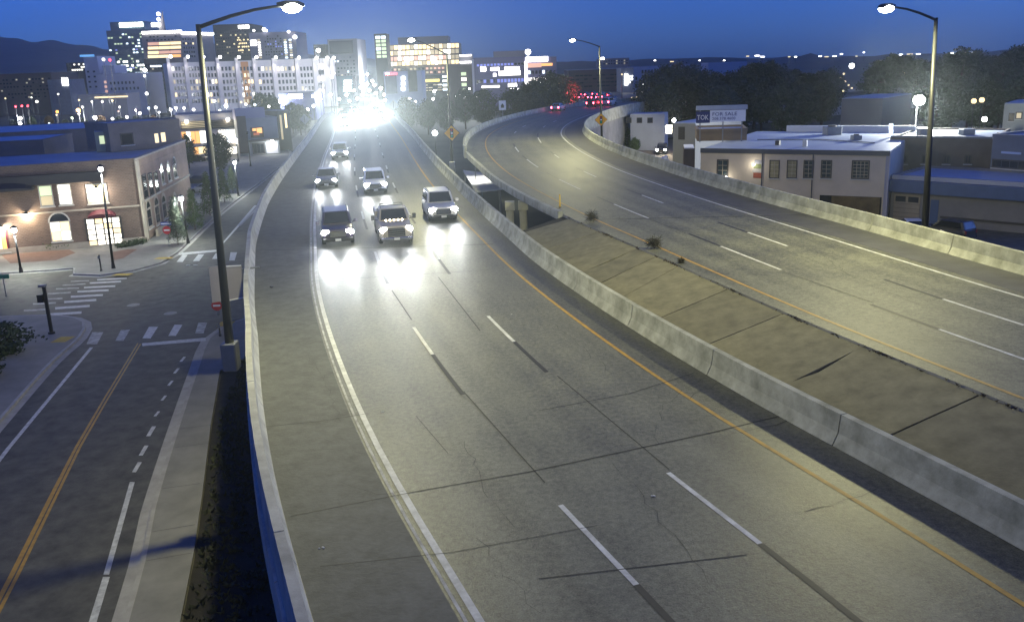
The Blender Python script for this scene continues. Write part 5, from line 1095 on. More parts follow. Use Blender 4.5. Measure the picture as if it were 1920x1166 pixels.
# raised slab standing for lit pavement in the gap, its light painted white
q0, q1, q2, q3 = at(868, 322, 3.0), at(902, 326, 3.0), at(942, 356, 3.0), at(892, 362, 3.0)
root = empty('lit_pavement_slab', (q3.x, q3.y, 0), 0, 'raised white slab standing for lamp-lit pavement in the gap between the roadways', 'roof'); mb = MB(); dz = Vector((0, 0, .2))
mb.hexa([q3, q2, q1, q0], [q3 + dz, q2 + dz, q1 + dz, q0 + dz]); fix_normals(mb.build('slab', mat('lit_pavement_white', (.8, .8, .78), .6, var=.06, scale=.5), root)); mb = MB()
for q in (q0, q1, q2, q3):
    c = q.lerp((q0 + q1 + q2 + q3) / 4, .12); mb.tube([(c.x, c.y, -.05), (c.x, c.y, 3.0)], .12, 6)
mb.build('posts', galv_m, root)
lq = lantern('pair of bright lamps on a post in the dark gap between the roadways', (818, 293), (815, 250), 0, ball=.5, group=None)
lh = (q0 + q1 + q2 + q3) / 4
sl = empty('slab_fill_lamp', (lh.x - .5, lh.y, 3.2), 0, 'small added lamp on a post above the white slab', 'lamp'); mb = MB(); mb.tube([(lh.x - .5, lh.y, 3.2), (lh.x - .5, lh.y, 6.7)], .05, 6); mb.build('post', galv_m, sl); mb = MB(); mb.ball((lh.x - .5, lh.y, 6.75), .12, 8, 6); mb.build('bulb', W_HOT, sl)
light('slab_fill_light', 'SPOT', (0, 0, 3.3), 2600, (1, .98, .9), sl, (0, 0, -1), .2, 120, .5)  # added lamp and light, put in to brighten the white slab
# ---------------------------------------------------------------- hills and the far plain
def ridge(name, prof, Y, depth, m, amp, seed, kind='structure'):
    pts = []
    for (a, b), (c, d) in zip(prof, prof[1:]):
        n_ = max(1, int(abs(c - a) / 8)); pts += [(a + (c - a) * i / n_, b + (d - b) * i / n_) for i in range(n_)]
    pts.append(prof[-1]); mb = MB(); rows = []
    for k, f in enumerate((0, .3, .6, .85, 1.0, .9)):
        row = []
        for i, (px, py) in enumerate(pts):
            t = aty(px, py, Y); yy = Y - depth * (1 - f if k < 5 else -.4); nz = noise.noise(Vector((i * .21 + seed, k * .9, 0))) * amp * (f + .2)
            row.append(Vector((t.x * (yy / Y), yy, max(-.5, (t.z * f if k < 5 else t.z * .6) + nz * (0 if k == 0 else 1)))))
        rows.append(row)
    N = len(pts); mb.add([p for r in rows for p in r], [(j * N + i, j * N + i + 1, (j + 1) * N + i + 1, (j + 1) * N + i) for j in range(len(rows) - 1) for i in range(N - 1)])
    return tag(mb.build(name, m, smooth=True), kind=kind)
hill_m = mat('hill_scrub', (.055, .05, .045), .95, var=.35, scale=.004)
ridge('hills', [(-500, 55), (-200, 60), (0, 67), (100, 78), (200, 88), (330, 86), (420, 88), (520, 96), (640, 106), (760, 118), (900, 124)], 2700, 1100, hill_m, 14, 3)
far_m = mat('far_wood', (.02, .024, .018), .95, var=.4, scale=.01)
ridge('far_wood', [(560, 133), (800, 122), (1000, 116), (1150, 115), (1250, 111), (1350, 108), (1420, 109), (1500, 105), (1520, 99), (1545, 106), (1640, 104), (1760, 100), (1850, 96), (2000, 90), (2300, 80)], 1500, 500, far_m, 2, 9, 'structure')

# ---------------------------------------------------------------- downtown
random.seed(11)
def city(name, label, x0, x1, ytop, Y, depth, m, skew=0.0, roof_m=None, group='downtown blocks'):
    A = aty(x0, ytop + 30, Y); B = aty(x1, ytop + 30, Y + skew); z1 = aty((x0 + x1) / 2, ytop, Y + skew / 2).z
    return building(name, label, A, B, depth, z1, m, group, roof_m=roof_m)
SH = {}
def grid(pl, root, x0, y0, x1, y1, cols, rows, fw, fh, mats, seed=0, d=.12, name='window', skip=0.0):
    rnd = random.Random(seed); u0, u1, z0, z1 = pl.rect(x0, y0, x1, y1); du = (u1 - u0) / cols; dz = (z1 - z0) / rows
    w, h = du * fw, dz * fh
    meshes = {}
    for i in range(cols):
        for j in range(rows):
            if rnd.random() < skip: continue
            m = rnd.choices([a for a, _ in mats], [b for _, b in mats])[0]
            if m.name not in meshes:
                mb = MB(); o = pl.p(0, 0, 0); pl.box(mb, -w / 2, w / 2, -h / 2, h / 2, -.02, d); mb.v = [v - o for v in mb.v]; meshes[m.name] = mb.mesh(name, m)
            ob = bpy.data.objects.new(name, meshes[m.name]); ob.location = pl.p(u0 + (i + .5) * du, z0 + (j + .5) * dz, 0) - root.location; link(ob, root)
def strip_light(pl, root, r, m, name='light_strip', d=.4): return ppart(pl, root, name, r, .002, d, m)
teal = mat('teal_glass_wall', (.10, .17, .19), .25, var=.1, scale=.05); greyc = mat('city_grey', (.2, .19, .2), .85, var=.1, scale=.05); darkc = mat('city_dark', (.05, .045, .045), .8, var=.2, scale=.05); purp = mat('city_lilac', (.17, .16, .22), .7, var=.1, scale=.05)
creamc = mat('city_cream', (.55, .52, .5), .85, var=.08, scale=.08); brownc = mat('city_brown', (.09, .065, .06), .85, var=.15, scale=.06); whitec = mat('city_white', (.42, .42, .46), .8, var=.06, scale=.06); warmc = mat('city_warm', (.22, .17, .12), .8, var=.1, scale=.06); offc = mat('office_violet', (.13, .12, .2), .5, var=.1, scale=.06)
D = GLASS
# 1 teal glass tower
r, p = city('glass_tower', 'teal glass tower with a white sign band on its crown at left', 203, 274, 57, 760, 45, teal)
cr = ppart(p, r, 'crown', (206, 41, 271, 57), -40, -.5, teal); strip_light(p, r, (224, 43, 268, 51), W_HOT, 'sign_band', .3)
grid(p, r, 206, 62, 272, 148, 12, 15, .62, .45, [(W_COOL, 3), (W_GREEN, 3), (teal, 16), (W_BLUE, 1)], 1, .5)
grid(p, r, 222, 112, 272, 142, 10, 4, .7, .5, [(W_WHITE, 4), (W_COOL, 4), (teal, 4)], 2, .7)
# 2 pale office with lit roofline
r, p = city('office_tower', 'pale office block with glowing white roofline and warm window rows', 268, 341, 60, 700, 60, greyc)
strip_light(p, r, (267, 58.5, 341, 63), W_HOT, 'roof_line', 1.2); 
for yy, mm in ((82, W_PINK), (90, W_WARM), (98.5, W_PINK), (106, W_ORANGE)): grid(p, r, 277, yy - 3, 340, yy + 3, 3, 1, .94, .85, [(mm, 3), (W_WARM, 1)], int(yy), .6)
grid(p, r, 272, 66, 340, 78, 10, 2, .5, .4, [(D, 3), (greyc, 1)], 5, .3)
A2 = p.p(p.L, 0); r2_, p2_ = building('office_wing', 'receding right flank of the pale office block, roofline lit', A2 + Vector((.3, 1, 0)), A2 + Vector((14, 34, 0)), 20, aty(352, 62, 715).z, greyc, 'downtown blocks'); part(p2_, r2_, 'roof_line', 0, p2_.L, aty(352, 62, 715).z - 1.6, aty(352, 62, 715).z + .2, .002, 1.0, W_HOT)
grid(p2_, r2_, 343, 70, 365, 110, 5, 5, .5, .45, [(D, 5), (W_WARM, 1)], 7, .3)
q = aty(297, 54, 700); sp = empty('spire', q, 0, 'floodlit pointed spire above the pale office block', 'spire', None); mb = MB(); tt = aty(297, 20, 700); mb.tube([q + Vector((0, 8, -30)), q + Vector((0, 8, 0)), (tt.x, q.y + 8, tt.z)], [3.2, 2.6, .2], 8); mb.build('shaft', greyc, sp)
for yy, s_ in ((27, 1.5), (37, 1.3), (47, 1.8)):
    c = aty(297, yy, 704); mb = MB(); mb.ball(c, s_, 8, 6); mb.build('floodlight', W_HOT, sp)
c = aty(290, 47, 702); mb = MB(); mb.box(c.x - 2.6, c.x + 2.6, c.y, c.y + 2, c.z - 1.4, c.z + 1.4); mb.build('lit_crown', W_HOT, sp)
r, p = city('dark_midrise', 'dark brown midrise below the pale office block', 273, 322, 110, 520, 30, brownc); grid(p, r, 276, 118, 320, 186, 8, 9, .5, .4, [(D, 12), (W_DIM, 1)], 8, .3); strip_light(p, r, (282, 123, 303, 126), W_COOL)
# 3 dark tower
r, p = city('dark_tower', 'black office tower with a white sign and sparse lights', 402, 470, 46, 800, 45, darkc)
strip_light(p, r, (447, 48, 467, 54), W_HOT, 'sign'); grid(p, r, 405, 58, 469, 108, 14, 9, .55, .4, [(D, 10), (W_WARM, 1), (W_DIM, 2), (darkc, 6)], 9, .4); grid(p, r, 445, 72, 468, 98, 6, 4, .6, .4, [(W_WARM, 3), (darkc, 1)], 10, .6)
# 4 lilac tower
r, p = city('lilac_tower', 'lilac stone tower with vertical rows of lit windows', 469, 556, 61, 720, 40, purp)
for x, n_ in ((487, 8), (536, 8), (545.5, 8)): grid(p, r, x - 2.6, 73, x + 2.6, 111, 1, n_, .9, .6, [(W_WHITE if x < 500 else W_COOL, 3), (W_DIM, 1)], x, .5)
grid(p, r, 496, 66, 530, 110, 7, 9, .5, .5, [(D, 8), (purp, 4), (W_BLUE, 1)], 12, .3); strip_light(p, r, (470, 76, 481, 86), W_HOT, 'sign')
for i, x in enumerate((452, 476, 495, 499, 541, 553)):
    c = aty(x, (52, 58, 56, 58, 60, 70)[i], 718); mb = MB(); mb.ball(c, (1.2, .9, 1.5, 1.1, 1.1, 1.6)[i], 6, 5); mb.build('roof_light', W_HOT, r)
# 5 long cream residential block
r, p = city('apartment_block', 'long cream apartment block with floodlit pilasters across the left centre', 320, 630, 114, 420, 25, creamc, skew=35)
for i, x in enumerate((320, 352, 381, 412, 447, 480, 516, 559, 592, 612, 624)):
    u0, u1, z0, z1 = p.rect(x - 3, 112, x + 3, 200); zt = aty(x, 111, 425).z; part(p, r, 'pilaster', u0, u1, 0, zt + .6, .002, .7, creamc)
    u, z = p.uv(x, 117); c = p.p(u, zt + .9, 2.4); mb = MB(); mb.ball(c, .75, 8, 6); mb.build('floodlight', W_HOT, r); light('floodlight_beam', 'SPOT', c - r.location + Vector((0, -.6, 0)), 9000 if i % 3 else 14000, (1, .95, .97), r, (0, .18, -1), .3, 80, .7)
for k, (a, b_) in enumerate(((325, 349), (356, 378), (385, 409), (417, 444), (452, 477), (485, 513), (521, 556), (564, 589))):
    grid(p, r, a, 123, b_, 196, 4 if b_ - a < 30 else 5, 6, .55, .6, [(D, 14), (W_DIM, 2), (W_WARM, 1), (W_WHITE, .8)], 20 + k, .15)
u0, u1, z0, z1 = p.rect(455, 116, 469, 196); part(p, r, 'orange_bay', u0, u1, z0, z1, .002, .12, mat('orange_render', (.5, .22, .07), .8))
for k in range(5): strip_light(p, r, (597, 120 + k * 12, 607, 128 + k * 12), W_WHITE if k % 2 == 0 else D, 'stair_window', .2)
r, p = city('low_pavilion', 'low blue-lit pavilion with a white sign right of the cream apartments', 525, 592, 175, 330, 16, mat('pavilion_navy', (.05, .06, .16), .6)); strip_light(p, r, (541, 177, 567, 185), W_HOT, 'sign'); strip_light(p, r, (585, 178, 590, 183), W_HOT)
# 6 dark tower beyond the avenue
r, p = city('grey_tower', 'grey tower with dark glazed top beyond the headlights', 616, 671, 74, 640, 40, greyc); ppart(p, r, 'glazed_top', (618, 77, 662, 101), .002, .5, D); grid(p, r, 620, 105, 668, 165, 8, 9, .5, .45, [(D, 6), (greyc, 3), (W_DIM, .7), (W_COOL, .5)], 31, .3)
r, p = city('slim_block', 'slim pale block beside the grey tower', 590, 612, 84, 660, 20, brownc)
r, p = city('teal_lobby', 'low teal-lit block with white slots behind the headlights', 632, 662, 143, 480, 20, teal)
for k in range(4): strip_light(p, r, (645, 151 + k * 6, 659, 154 + k * 6), W_HOT, 'slot')
# 7 green stair tower and the warm block
r, p = city('stair_tower', 'narrow glass stair tower glowing pale green', 703, 726, 64, 520, 14, darkc); grid(p, r, 704.5, 67, 725, 110, 2, 6, .82, .72, [(W_GREEN, 4), (W_COOL, 1)], 33, .3)
r, p = city('lit_office', 'broad office block with rows of glowing yellow windows', 725, 862, 83, 540, 30, warmc); ppart(p, r, 'penthouse', (745, 69, 840, 83), -25, -3, greyc)
for k, (yy, hh) in enumerate(((88, 10), (98.5, 10), (109, 9), (118.5, 9))): grid(p, r, 730, yy - hh / 2, 861, yy + hh / 2, 17, 1, .82, .8, [(W_WARM, 5), (W_WHITE, 1.5), (W_DIM, 2)] if k != 2 else [(W_PINK, 2), (W_WHITE, 3), (W_DIM, 2)], 40 + k, .3)
grid(p, r, 730, 126, 835, 148, 14, 3, .6, .5, [(D, 3), (W_PINK, 2), (W_DIM, 2)], 45, .3)
for x in (763, 813):
    c = aty(x, 112, 536); mb = MB(); mb.ball(c, 1.7, 8, 6); mb.build('facade_light', W_HOT, r)
# 8 panelled block
r, p = city('panelled_block', 'pale blue panelled block with three square lights in a column', 721, 792, 134, 400, 18, mat('panel_pale', (.32, .36, .48), .7)); ppart(p, r, 'dark_panel', (723, 138, 744, 176), .002, .2, blue_st); ppart(p, r, 'dark_panel', (766, 133, 782, 172), .002, .2, darkc); strip_light(p, r, (723, 137, 744, 141), W_RED, 'red_sign'); strip_light(p, r, (723, 137, 730, 141), W_HOT, 'sign')
for k in range(3): strip_light(p, r, (753, 144 + k * 10, 759, 150 + k * 10), W_HOT, 'square_light')
r, p = city('parking_deck', 'low deck with a yellow lit band between the panelled and brick blocks', 792, 842, 141, 420, 14, darkc); strip_light(p, r, (792, 149, 824, 154), W_YEL, 'yellow_band'); grid(p, r, 794, 157, 838, 172, 5, 3, .8, .3, [(W_DIM, 2), (W_WHITE, 1), (D, 1)], 47, .2); grid(p, r, 829, 140, 839, 172, 1, 4, .8, .5, [(W_COOL, 1)], 48, .3)
# 9 brick block
r, p = city('brick_block', 'dark brick block with one column of lit windows right of centre', 842, 889, 122, 380, 20, brownc); grid(p, r, 865, 134, 875, 174, 1, 4, .95, .6, [(W_GREEN, 1), (W_WHITE, 1)], 50, .2); strip_light(p, r, (862, 103, 884, 105.5), W_HOT, 'roof_strip', .3); strip_light(p, r, (862, 116, 884, 118.5), W_HOT, 'canopy_strip', .3); ppart(p, r, 'top_storey', (861, 103, 886, 121), -10, -.3, greyc)
# 10 violet office
r, p = city('violet_office', 'violet glass office with white ceiling lights on every floor', 889, 985, 108, 360, 26, offc); ppart(p, r, 'top_storey', (925, 96, 985, 108), -20, -1, greyc)
for a in ((901, 126, 911, 134), (920, 127, 936, 133), (946, 126, 974, 132), (935, 133, 976, 142), (903, 161, 937, 165), (953, 157, 969, 163), (956, 166, 975, 169), (925, 138, 930, 144)): strip_light(p, r, a, W_HOT if a[2] - a[0] < 30 else W_WHITE, 'ceiling_light', .15)
grid(p, r, 893, 119, 983, 124, 14, 1, .7, .8, [(W_BLUE, 1), (D, 1)], 52, .1); grid(p, r, 893, 148, 983, 156, 14, 1, .75, .8, [(W_BLUE, 2), (D, 1)], 53, .1)
ppart(p, r, 'mast_wall', (886, 112, 890, 196), .002, .4, creamc)
r, p = city('outlined_hall', 'hall outlined in white light with a red band, right of the violet office', 984, 1044, 108, 350, 22, offc)
strip_light(p, r, (986, 107, 1027, 116), W_HOT, 'roof_glow', .5); strip_light(p, r, (984, 116, 988, 160), W_HOT, 'edge_light', .5); strip_light(p, r, (988, 119, 1015, 127), W_PINK, 'red_band', .3); strip_light(p, r, (1015, 119, 1036, 124), W_ORANGE, 'orange_band', .3); grid(p, r, 989, 145, 1026, 160, 8, 2, .8, .7, [(W_WHITE, 4), (W_HOT, 1)], 54, .2); grid(p, r, 989, 131, 1036, 140, 7, 1, .6, .7, [(D, 3), (W_COOL, 1)], 55, .2)
c = aty(990, 98, 349); mb = MB(); mb.ball(c, 1.1, 8, 6); mb.build('roof_beacon', W_HOT, r); strip_light(p, r, (988, 101, 992, 108), mat('beacon_post', (.3, .3, .3), .6), 'beacon_post')
# 11 left
r, p = city('white_apartments', 'grey-white apartment block with rows of small dark windows at left', 185, 275, 138, 430, 22, whitec); grid(p, r, 205, 150, 262, 172, 8, 2, .4, .45, [(D, 6), (whitec, 1)], 60, .2); grid(p, r, 196, 150, 202, 176, 1, 3, .8, .5, [(W_PINK, 1)], 61, .2); ppart(p, r, 'upper_step', (190, 123, 213, 138), -15, -1, whitec)
r, p = city('white_tower', 'taller pale stair tower at the left end of the grey-white apartments', 160, 186, 106, 440, 20, whitec); grid(p, r, 162, 130, 184, 168, 2, 4, .35, .35, [(D, 1)], 62, .2); strip_light(p, r, (150, 103, 177, 107), mat('roof_teal_light', (.1, .3, .6), .5, emit=.7, ecol=(.2, .55, 1)), 'teal_roof_light')
r, p = city('long_arcade', 'low arcade with lit eaves in front of the grey-white apartments', 150, 240, 177, 380, 14, greyc); strip_light(p, r, (178, 181, 240, 183.5), W_WARM, 'lit_eaves', .3)
r, p = city('brown_block', 'broad brown block at the left edge below the hills', -60, 100, 139, 480, 30, brownc); grid(p, r, 0, 146, 98, 186, 16, 6, .5, .4, [(D, 10), (brownc, 8), (W_DIM, .8)], 64, .2)
r, p = city('small_hotel', 'small dark block with a bright sign left of the grey-white apartments', 93, 132, 150, 470, 18, blue_st); strip_light(p, r, (117, 146, 128, 161), W_HOT, 'sign', .5)
r, p = city('far_offices', 'far low offices on the left skyline', 128, 162, 118, 620, 22, darkc); grid(p, r, 129, 119, 160, 134, 7, 3, .6, .5, [(D, 3), (W_WHITE, 2)], 65, .3)
# 12 right of the avenue
r, p = city('grey_offices', 'long grey office range on the skyline above the red lights', 1126, 1180, 110, 600, 25, greyc); grid(p, r, 1130, 112, 1178, 122, 10, 2, .5, .4, [(D, 3), (W_DIM, 1)], 66, .2); strip_light(p, r, (1126, 108, 1133, 112), W_HOT, 'roof_lamp')
r, p = city('brown_garage', 'brown parking garage behind the red brake lights', 1066, 1170, 131, 420, 30, mat('garage_brown', (.12, .07, .07), .85)); grid(p, r, 1070, 138, 1168, 165, 12, 4, .85, .35, [(D, 4), (brownc, 2)], 67, .2)
r, p = city('white_flats', 'white flats with dark square windows above the dark wood', 1186, 1300, 124, 430, 20, whitec); grid(p, r, 1190, 129, 1296, 138, 18, 1, .55, .7, [(D, 4), (whitec, 1)], 68, .15); grid(p, r, 1190, 141, 1296, 150, 18, 1, .55, .7, [(D, 3), (whitec, 2)], 69, .15)
r, p = city('corner_flats', 'narrow flats with tall white windows left of the dark wood', 1165, 1188, 128, 330, 14, blue_st); strip_light(p, r, (1171, 139, 1177, 160), W_HOT, 'tall_window'); grid(p, r, 1178, 141, 1187, 157, 2, 3, .7, .5, [(W_HOT, 1), (D, 1)], 70, .2)
r, p = city('long_white_store', 'long pale store building peeping over the dark wood', 1328, 1400, 117, 480, 18, whitec)
# ---------------------------------------------------------------- the shops by the left sidewalk
steel_f = mat('shop_frame', (.36, .35, .34), .6); pan_g = mat('panel_grey', (.24, .26, .27), .7, var=.08, scale=.5)
A, B = aty(333, 250, 188), aty(447, 250, 192)
r, p = building('restaurant', 'two-storey glazed restaurant glowing warm left of the tall lamp pole', A, B, 14, aty(390, 217, 190).z, steel_f, parapet=.4)
for k in range(5): ppart(p, r, 'louvre', (339, 226 + k * 3.0, 440, 227.5 + k * 3.0), .3, .55, frame_d)
ppart(p, r, 'soffit_glow', (340, 227, 388, 241), .002, .1, W_DIM); ppart(p, r, 'dark_glazing', (389, 227, 440, 241), .002, .1, GLASS)
grid(p, r, 341, 246, 392, 270, 6, 1, .9, .95, [(W_WARM, 3), (W_ORANGE, 3), (W_WHITE, 1)], 80, .12); grid(p, r, 410, 243, 444, 270, 7, 1, .75, .95, [(W_WHITE, 2), (W_COOL, 2)], 81, .12); grid(p, r, 362, 275, 392, 289, 3, 1, .9, .9, [(W_ORANGE, 2), (W_WARM, 1)], 82, .12); grid(p, r, 425, 275, 445, 289, 2, 1, .8, .9, [(W_WHITE, 1)], 83, .12)
ppart(p, r, 'floor_band', (336, 270.5, 446, 274.5), .002, .3, steel_f)
for x, y in ((350, 228), (427, 224), (445, 263)):
    u, z = p.uv(x, y); c = p.p(u, z, .8); mb = MB(); mb.ball(c, .4, 8, 6); mb.build('down_light', W_HOT, r); light('down_light_beam', 'POINT', c - r.location + Vector((0, -.5, -.4)), 260, (1, .85, .6), r, size=.3)
A, B = aty(446, 250, 189), aty(522, 250, 193)
r, p = building('panelled_shop', 'grey panelled shop with a dark picture panel beside the restaurant', A, B, 12, aty(480, 224, 191).z, pan_g, parapet=.3)
ppart(p, r, 'brick_pier', (446, 218, 463, 288), .002, .4, brownc); ppart(p, r, 'upper_panel', (441, 203, 497, 224), -3, -.2, mat('panel_violet', (.26, .26, .34), .7)); ppart(p, r, 'ledge', (464, 261, 522, 264.5), .002, .9, frame_d)
pc_ = ppart(p, r, 'picture_panel', (470, 239, 494, 258), .002, .12, mat('picture_dark', (.05, .02, .012), .6)); 
for a in ((473, 241, 480, 246), (481, 240, 491, 250), (475, 249, 486, 254)): ppart(p, pc_, 'picture_shape', a, .121, .16, W_ORANGE if a[0] != 475 else mat('picture_red', (.4, .09, .04), .6, emit=.3, ecol=(1, .25, .1)))
pwin(p, r, (475, 270, 495, 287), [GLASS, D], cols=3, fw=.2); ppart(p, r, 'lit_bay', (499, 266, 521, 288), .002, .15, mat('bay_white', (.6, .6, .6), .7)); u, z = p.uv(508, 262); c = p.p(u, z - .3, 1.0); mb = MB(); mb.ball(c, .35, 8, 6); mb.build('down_light', W_HOT, r); light('down_light_beam', 'POINT', c - r.location + Vector((0, -.4, -.5)), 420, (.95, .97, 1), r, size=.3)
r, p = building('narrow_tower', 'dark narrow block with vertical light slots right of the panelled shop', aty(523, 250, 200), aty(546, 250, 202), 8, aty(534, 208, 201).z, darkc); strip_light(p, r, (526, 216, 529, 262), W_DIM, 'slot', .2); strip_light(p, r, (534, 213, 537, 240), W_WARM, 'slot', .2)
# ---------------------------------------------------------------- small lights of the city, each on its post
def city_light(px, py, Y, s, m, label, group, power=0):
    q = aty(px, py, Y); root = empty('city_light', (q.x, q.y, 0), 0, label, 'street lamp', group); mb = MB(); mb.ball(q, s * .5, 8, 6); mb.build('globe', m, root)
    mb = MB(); mb.tube([(q.x, q.y, -.1), (q.x, q.y, max(.1, q.z))], .09, 4); mb.build('post', black_m, root)
    if power: light('lamp_light', 'POINT', (0, -s, q.z), power, (.92, .95, 1), root, size=s * .6)
Lg = 'street lights glimmering beyond the station roof'; Ll = 'small street light glimmering beyond the station roof'
for i, (x, y, s, m) in enumerate(((38, 222, 1.0, W_HOT), (38, 232, .9, W_HOT), (62, 236, .7, W_WHITE), (92, 232, .6, W_COOL), (178, 221, 1.1, W_HOT), (211, 223, .8, W_HOT), (238, 220, .8, W_HOT), (262, 213, .8, W_HOT), (255, 207, .6, W_PINK), (279, 203, .7, W_COOL), (292, 202, .8, W_HOT), (298, 211, .5, W_HOT), (148, 188, .6, W_WARM), (155, 201, .6, W_WHITE), (172, 191, .6, W_WHITE), (192, 191, .5, W_WARM), (211, 189, .6, W_WARM), (109, 177, .6, W_WHITE), (59, 183, .5, W_WHITE), (69, 191, .9, W_WHITE), (10, 185, .5, W_WARM), (29, 200, .6, W_RED), (41, 199, .6, W_RED), (52, 199, .6, W_RED), (107, 210, .8, W_AMB), (147, 207, 1.2, W_AMB), (106, 216, .5, W_WARM), (224, 201, .6, W_WHITE), (222, 209, .5, W_PINK), (275, 176, .9, W_HOT), (271, 143, .7, W_HOT), (272, 132, 1.2, W_HOT), (320, 206, .8, W_HOT), (330, 203, .8, W_HOT), (345, 203, .7, W_HOT), (363, 206, .8, W_HOT), (376, 213, .5, W_WHITE), (402, 190, .8, W_HOT), (412, 208, .6, W_HOT), (424, 199, 1.0, W_HOT), (452, 192, .7, W_WARM), (461, 196, .7, W_HOT), (478, 197, .8, W_COOL), (504, 200, .7, W_HOT), (524, 192, 1.0, W_HOT), (551, 207, .6, W_COOL), (194, 112, 1.0, W_WHITE), (206, 113, .8, W_RED), (148, 214, .6, W_WHITE), (135, 222, .7, W_GREEN))):
    special = {3: 'pale blue light left of the big white one beyond the station roof', 24: 'larger amber light glowing among the trees behind the station', 25: 'largest amber glow among the trees left of the white lamps', 4: 'big white glaring lamp beyond the station roof'}
    city_light(x, y, 260 if y > 195 else 330, s * (1 if y > 195 else 1.2), m, special.get(i, Ll if m is not W_RED else 'small red light left of the trees behind the station'), Lg, {0: 9000, 4: 9000, 8: 4000, 15: 9000, 25: 6000, 31: 16000, 33: 14000, 39: 16000, 44: 16000}.get(i, 0))
Al = 'white street lamp along the avenue beyond the headlights'; Ag = 'lamps along the avenue'
for i, (x, y, Y, s) in enumerate(((597, 95, 300, 1.3), (577, 206, 270, 1.0), (588, 199, 280, 1.0), (600, 186, 300, 1.2), (620, 178, 340, 1.1), (622, 145, 320, 1.1), (625, 138, 300, 1.0), (636, 186, 380, 1.2), (650, 178, 420, 1.3), (664, 170, 470, 1.5), (676, 164, 520, 1.8), (688, 158, 560, 2.2), (698, 152, 600, 2.0), (702, 160, 480, 1.8), (714, 166, 420, 1.6), (720, 178, 360, 1.2), (722, 188, 330, 1.0), (689, 140, 650, 1.6), (705, 175, 400, 1.4), (680, 178, 420, 1.6), (670, 185, 380, 1.3), (655, 190, 340, 1.1), (692, 170, 480, 1.8))):
    city_light(x, y, Y, s, W_HOT, Al if i else 'highest white lamp above the right end of the cream apartments', Ag, {0: 20000, 4: 16000, 8: 30000, 11: 90000, 14: 30000, 17: 90000}.get(i, 0))
Bl = 'white light by the shopfronts beyond the dark verge'
for x, y, Y, s, m in ((768, 186, 280, .9, W_HOT), (779, 191, 270, .7, W_HOT), (814, 172, 300, .8, W_HOT), (812, 186, 280, .8, W_HOT), (856, 181, 290, .7, W_HOT), (862, 178, 295, .6, W_HOT), (871, 183, 290, .8, W_HOT), (880, 167, 300, .7, W_HOT), (895, 181, 280, .6, W_HOT), (902, 180, 280, .6, W_HOT), (950, 179, 270, .8, W_HOT), (988, 178, 260, .6, W_WHITE), (1011, 178, 260, .7, W_HOT), (1020, 177, 260, .5, W_WHITE), (1047, 164, 300, .6, W_WHITE), (1050, 173, 290, .5, W_WHITE), (1060, 153, 300, .7, W_HOT), (840, 178, 290, .4, W_WHITE)): city_light(x, y, Y, s, m, Bl, 'lights beyond the dark verge', {814: 9000, 871: 9000, 950: 12000, 1011: 9000}.get(x, 0))
for i, (x, y) in enumerate(((1049, 157), (1185, 184), (1194, 183), (1204, 173), (1222, 184), (1207, 159), (1214, 143), (1166, 140))): city_light(x, y, 260, .5, W_HOT if i in (3, 5) else W_WARM, 'small light at the left edge of the dark wood', 'lights at the edge of the wood')
for i, (x, y) in enumerate(((1597, 124), (1582, 139), (1576, 146), (1585, 153), (1591, 160), (1597, 166), (1604, 172), (1614, 180), (1581, 171))): city_light(x, y, 560 - 40 * i, (2.4 if i == 0 else 1.3 if i == 7 else .9) * (560 - 40 * i) / 400, W_HOT if i in (0, 7) else W_WARM, ('largest white light at the top of the slanting row in the wood' if i == 0 else 'white light at the lower end of the slanting row in the wood' if i == 7 else 'small light in the slanting row through the dark wood'), 'slanting row of lights in the wood')
Hl = 'distant light on the far right horizon'
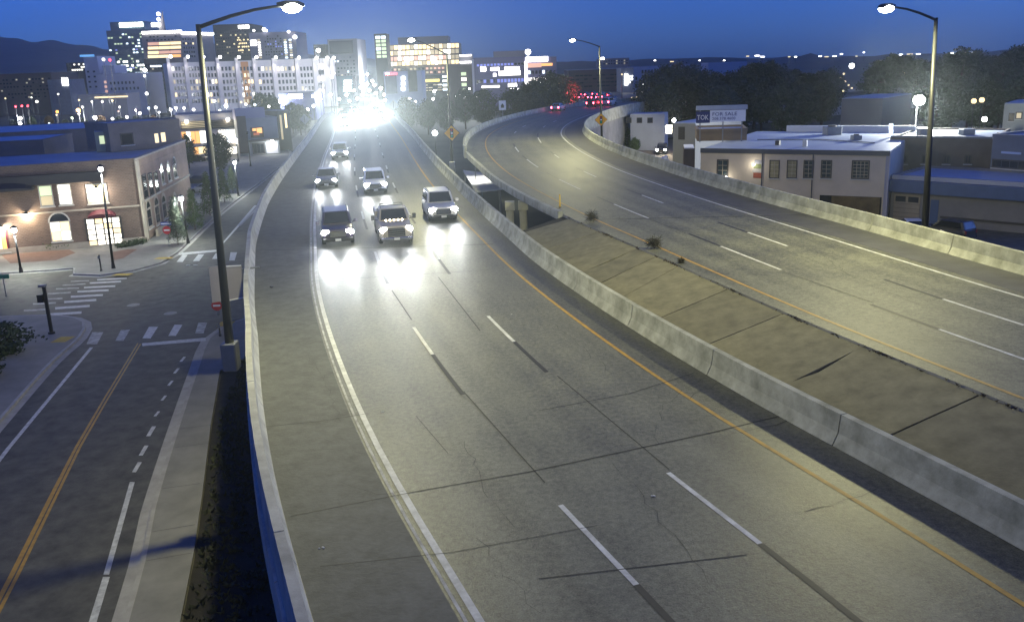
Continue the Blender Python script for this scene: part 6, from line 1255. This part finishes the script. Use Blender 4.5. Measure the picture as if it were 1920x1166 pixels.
for i, (x, y, w) in enumerate(((1402, 106, 6), (1420, 105, 10), (1430, 107, 8), (1480, 107, 5), (1492, 107, 5), (1538, 106, 6), (1550, 107, 8), (1565, 106, 7), (1578, 102, 5), (1606, 106, 4), (1620, 99, 3), (1690, 103, 8), (1706, 102, 12), (1722, 102, 8), (1785, 100, 6), (1810, 99, 8), (1822, 99, 5), (1228, 114, 4), (1260, 116, 8), (1312, 114, 3), (1358, 114, 4))):
    q = aty(x, y, 1180); root = empty('horizon_light', (q.x, q.y, 0), 0, Hl, 'light', 'lights on the far right horizon'); mb = MB(); mb.box(q.x - w * .3, q.x + w * .3, q.y, q.y + 1, q.z - .55, q.z + .55); mb.build('lamp_row', W_HOT if i % 3 else W_WARM, root); mb = MB(); mb.tube([(q.x, q.y + .5, -.1), (q.x, q.y + .5, q.z)], .3, 4); mb.build('post', black_m, root)
# trees among the lights
wood([(12 + 26 * i, 205 - 6 * math.sin(i * 1.9), 235 + 12 * (i % 3)) for i in range(12)], 'leafy street tree among the lights behind the station', 'street trees behind the station', ['small0', 'small1', 'small2', 'small0'], 1)
wood([(20 + 33 * i, 192 - 4 * math.sin(i * 1.3), 300 + 14 * (i % 3)) for i in range(9)], 'dim street tree in the second row behind the station', 'street trees, second row', ['small1', 'small0', 'small2'], 1)
wood([(486, 178, 300), (507, 182, 290), (545, 196, 260), (560, 200, 250)], 'dark conifer-like tree before the cream apartments', 'trees before the cream apartments', ['round1', 'round2'], 1)
wood([(870, 168, 250), (905, 172, 245), (962, 168, 235), (985, 160, 240), (1008, 150, 250), (1030, 141, 255), (1052, 145, 260), (1040, 170, 225), (1000, 176, 220), (760, 186, 240), (800, 190, 235), (835, 188, 230)], 'dark tree along the far edge of the verge', 'trees along the verge', rk, 1)


# ---------------------------------------------------------------- thin haze added to the air to give the lamps a glow
mb = MB(); mb.box(-3300, 3300, -720, 3400, -1.5, 235); hz_o = mb.build('haze', None); tag(hz_o, kind='stuff')
hm = bpy.data.materials.new('glow_haze'); hm.use_nodes = True; t = hm.node_tree; t.nodes.clear(); vo = t.nodes.new('ShaderNodeOutputMaterial'); pv = t.nodes.new('ShaderNodeVolumePrincipled')
pv.inputs['Color'].default_value = (.85, .95, .97, 1); pv.inputs['Density'].default_value = 0.00012; pv.inputs['Anisotropy'].default_value = .8
t.links.new(pv.outputs[0], vo.inputs['Volume']); hz_o.data.materials.append(hm); hm.cycles.volume_sampling = 'EQUIANGULAR'
scene.cycles.volume_bounces = 0
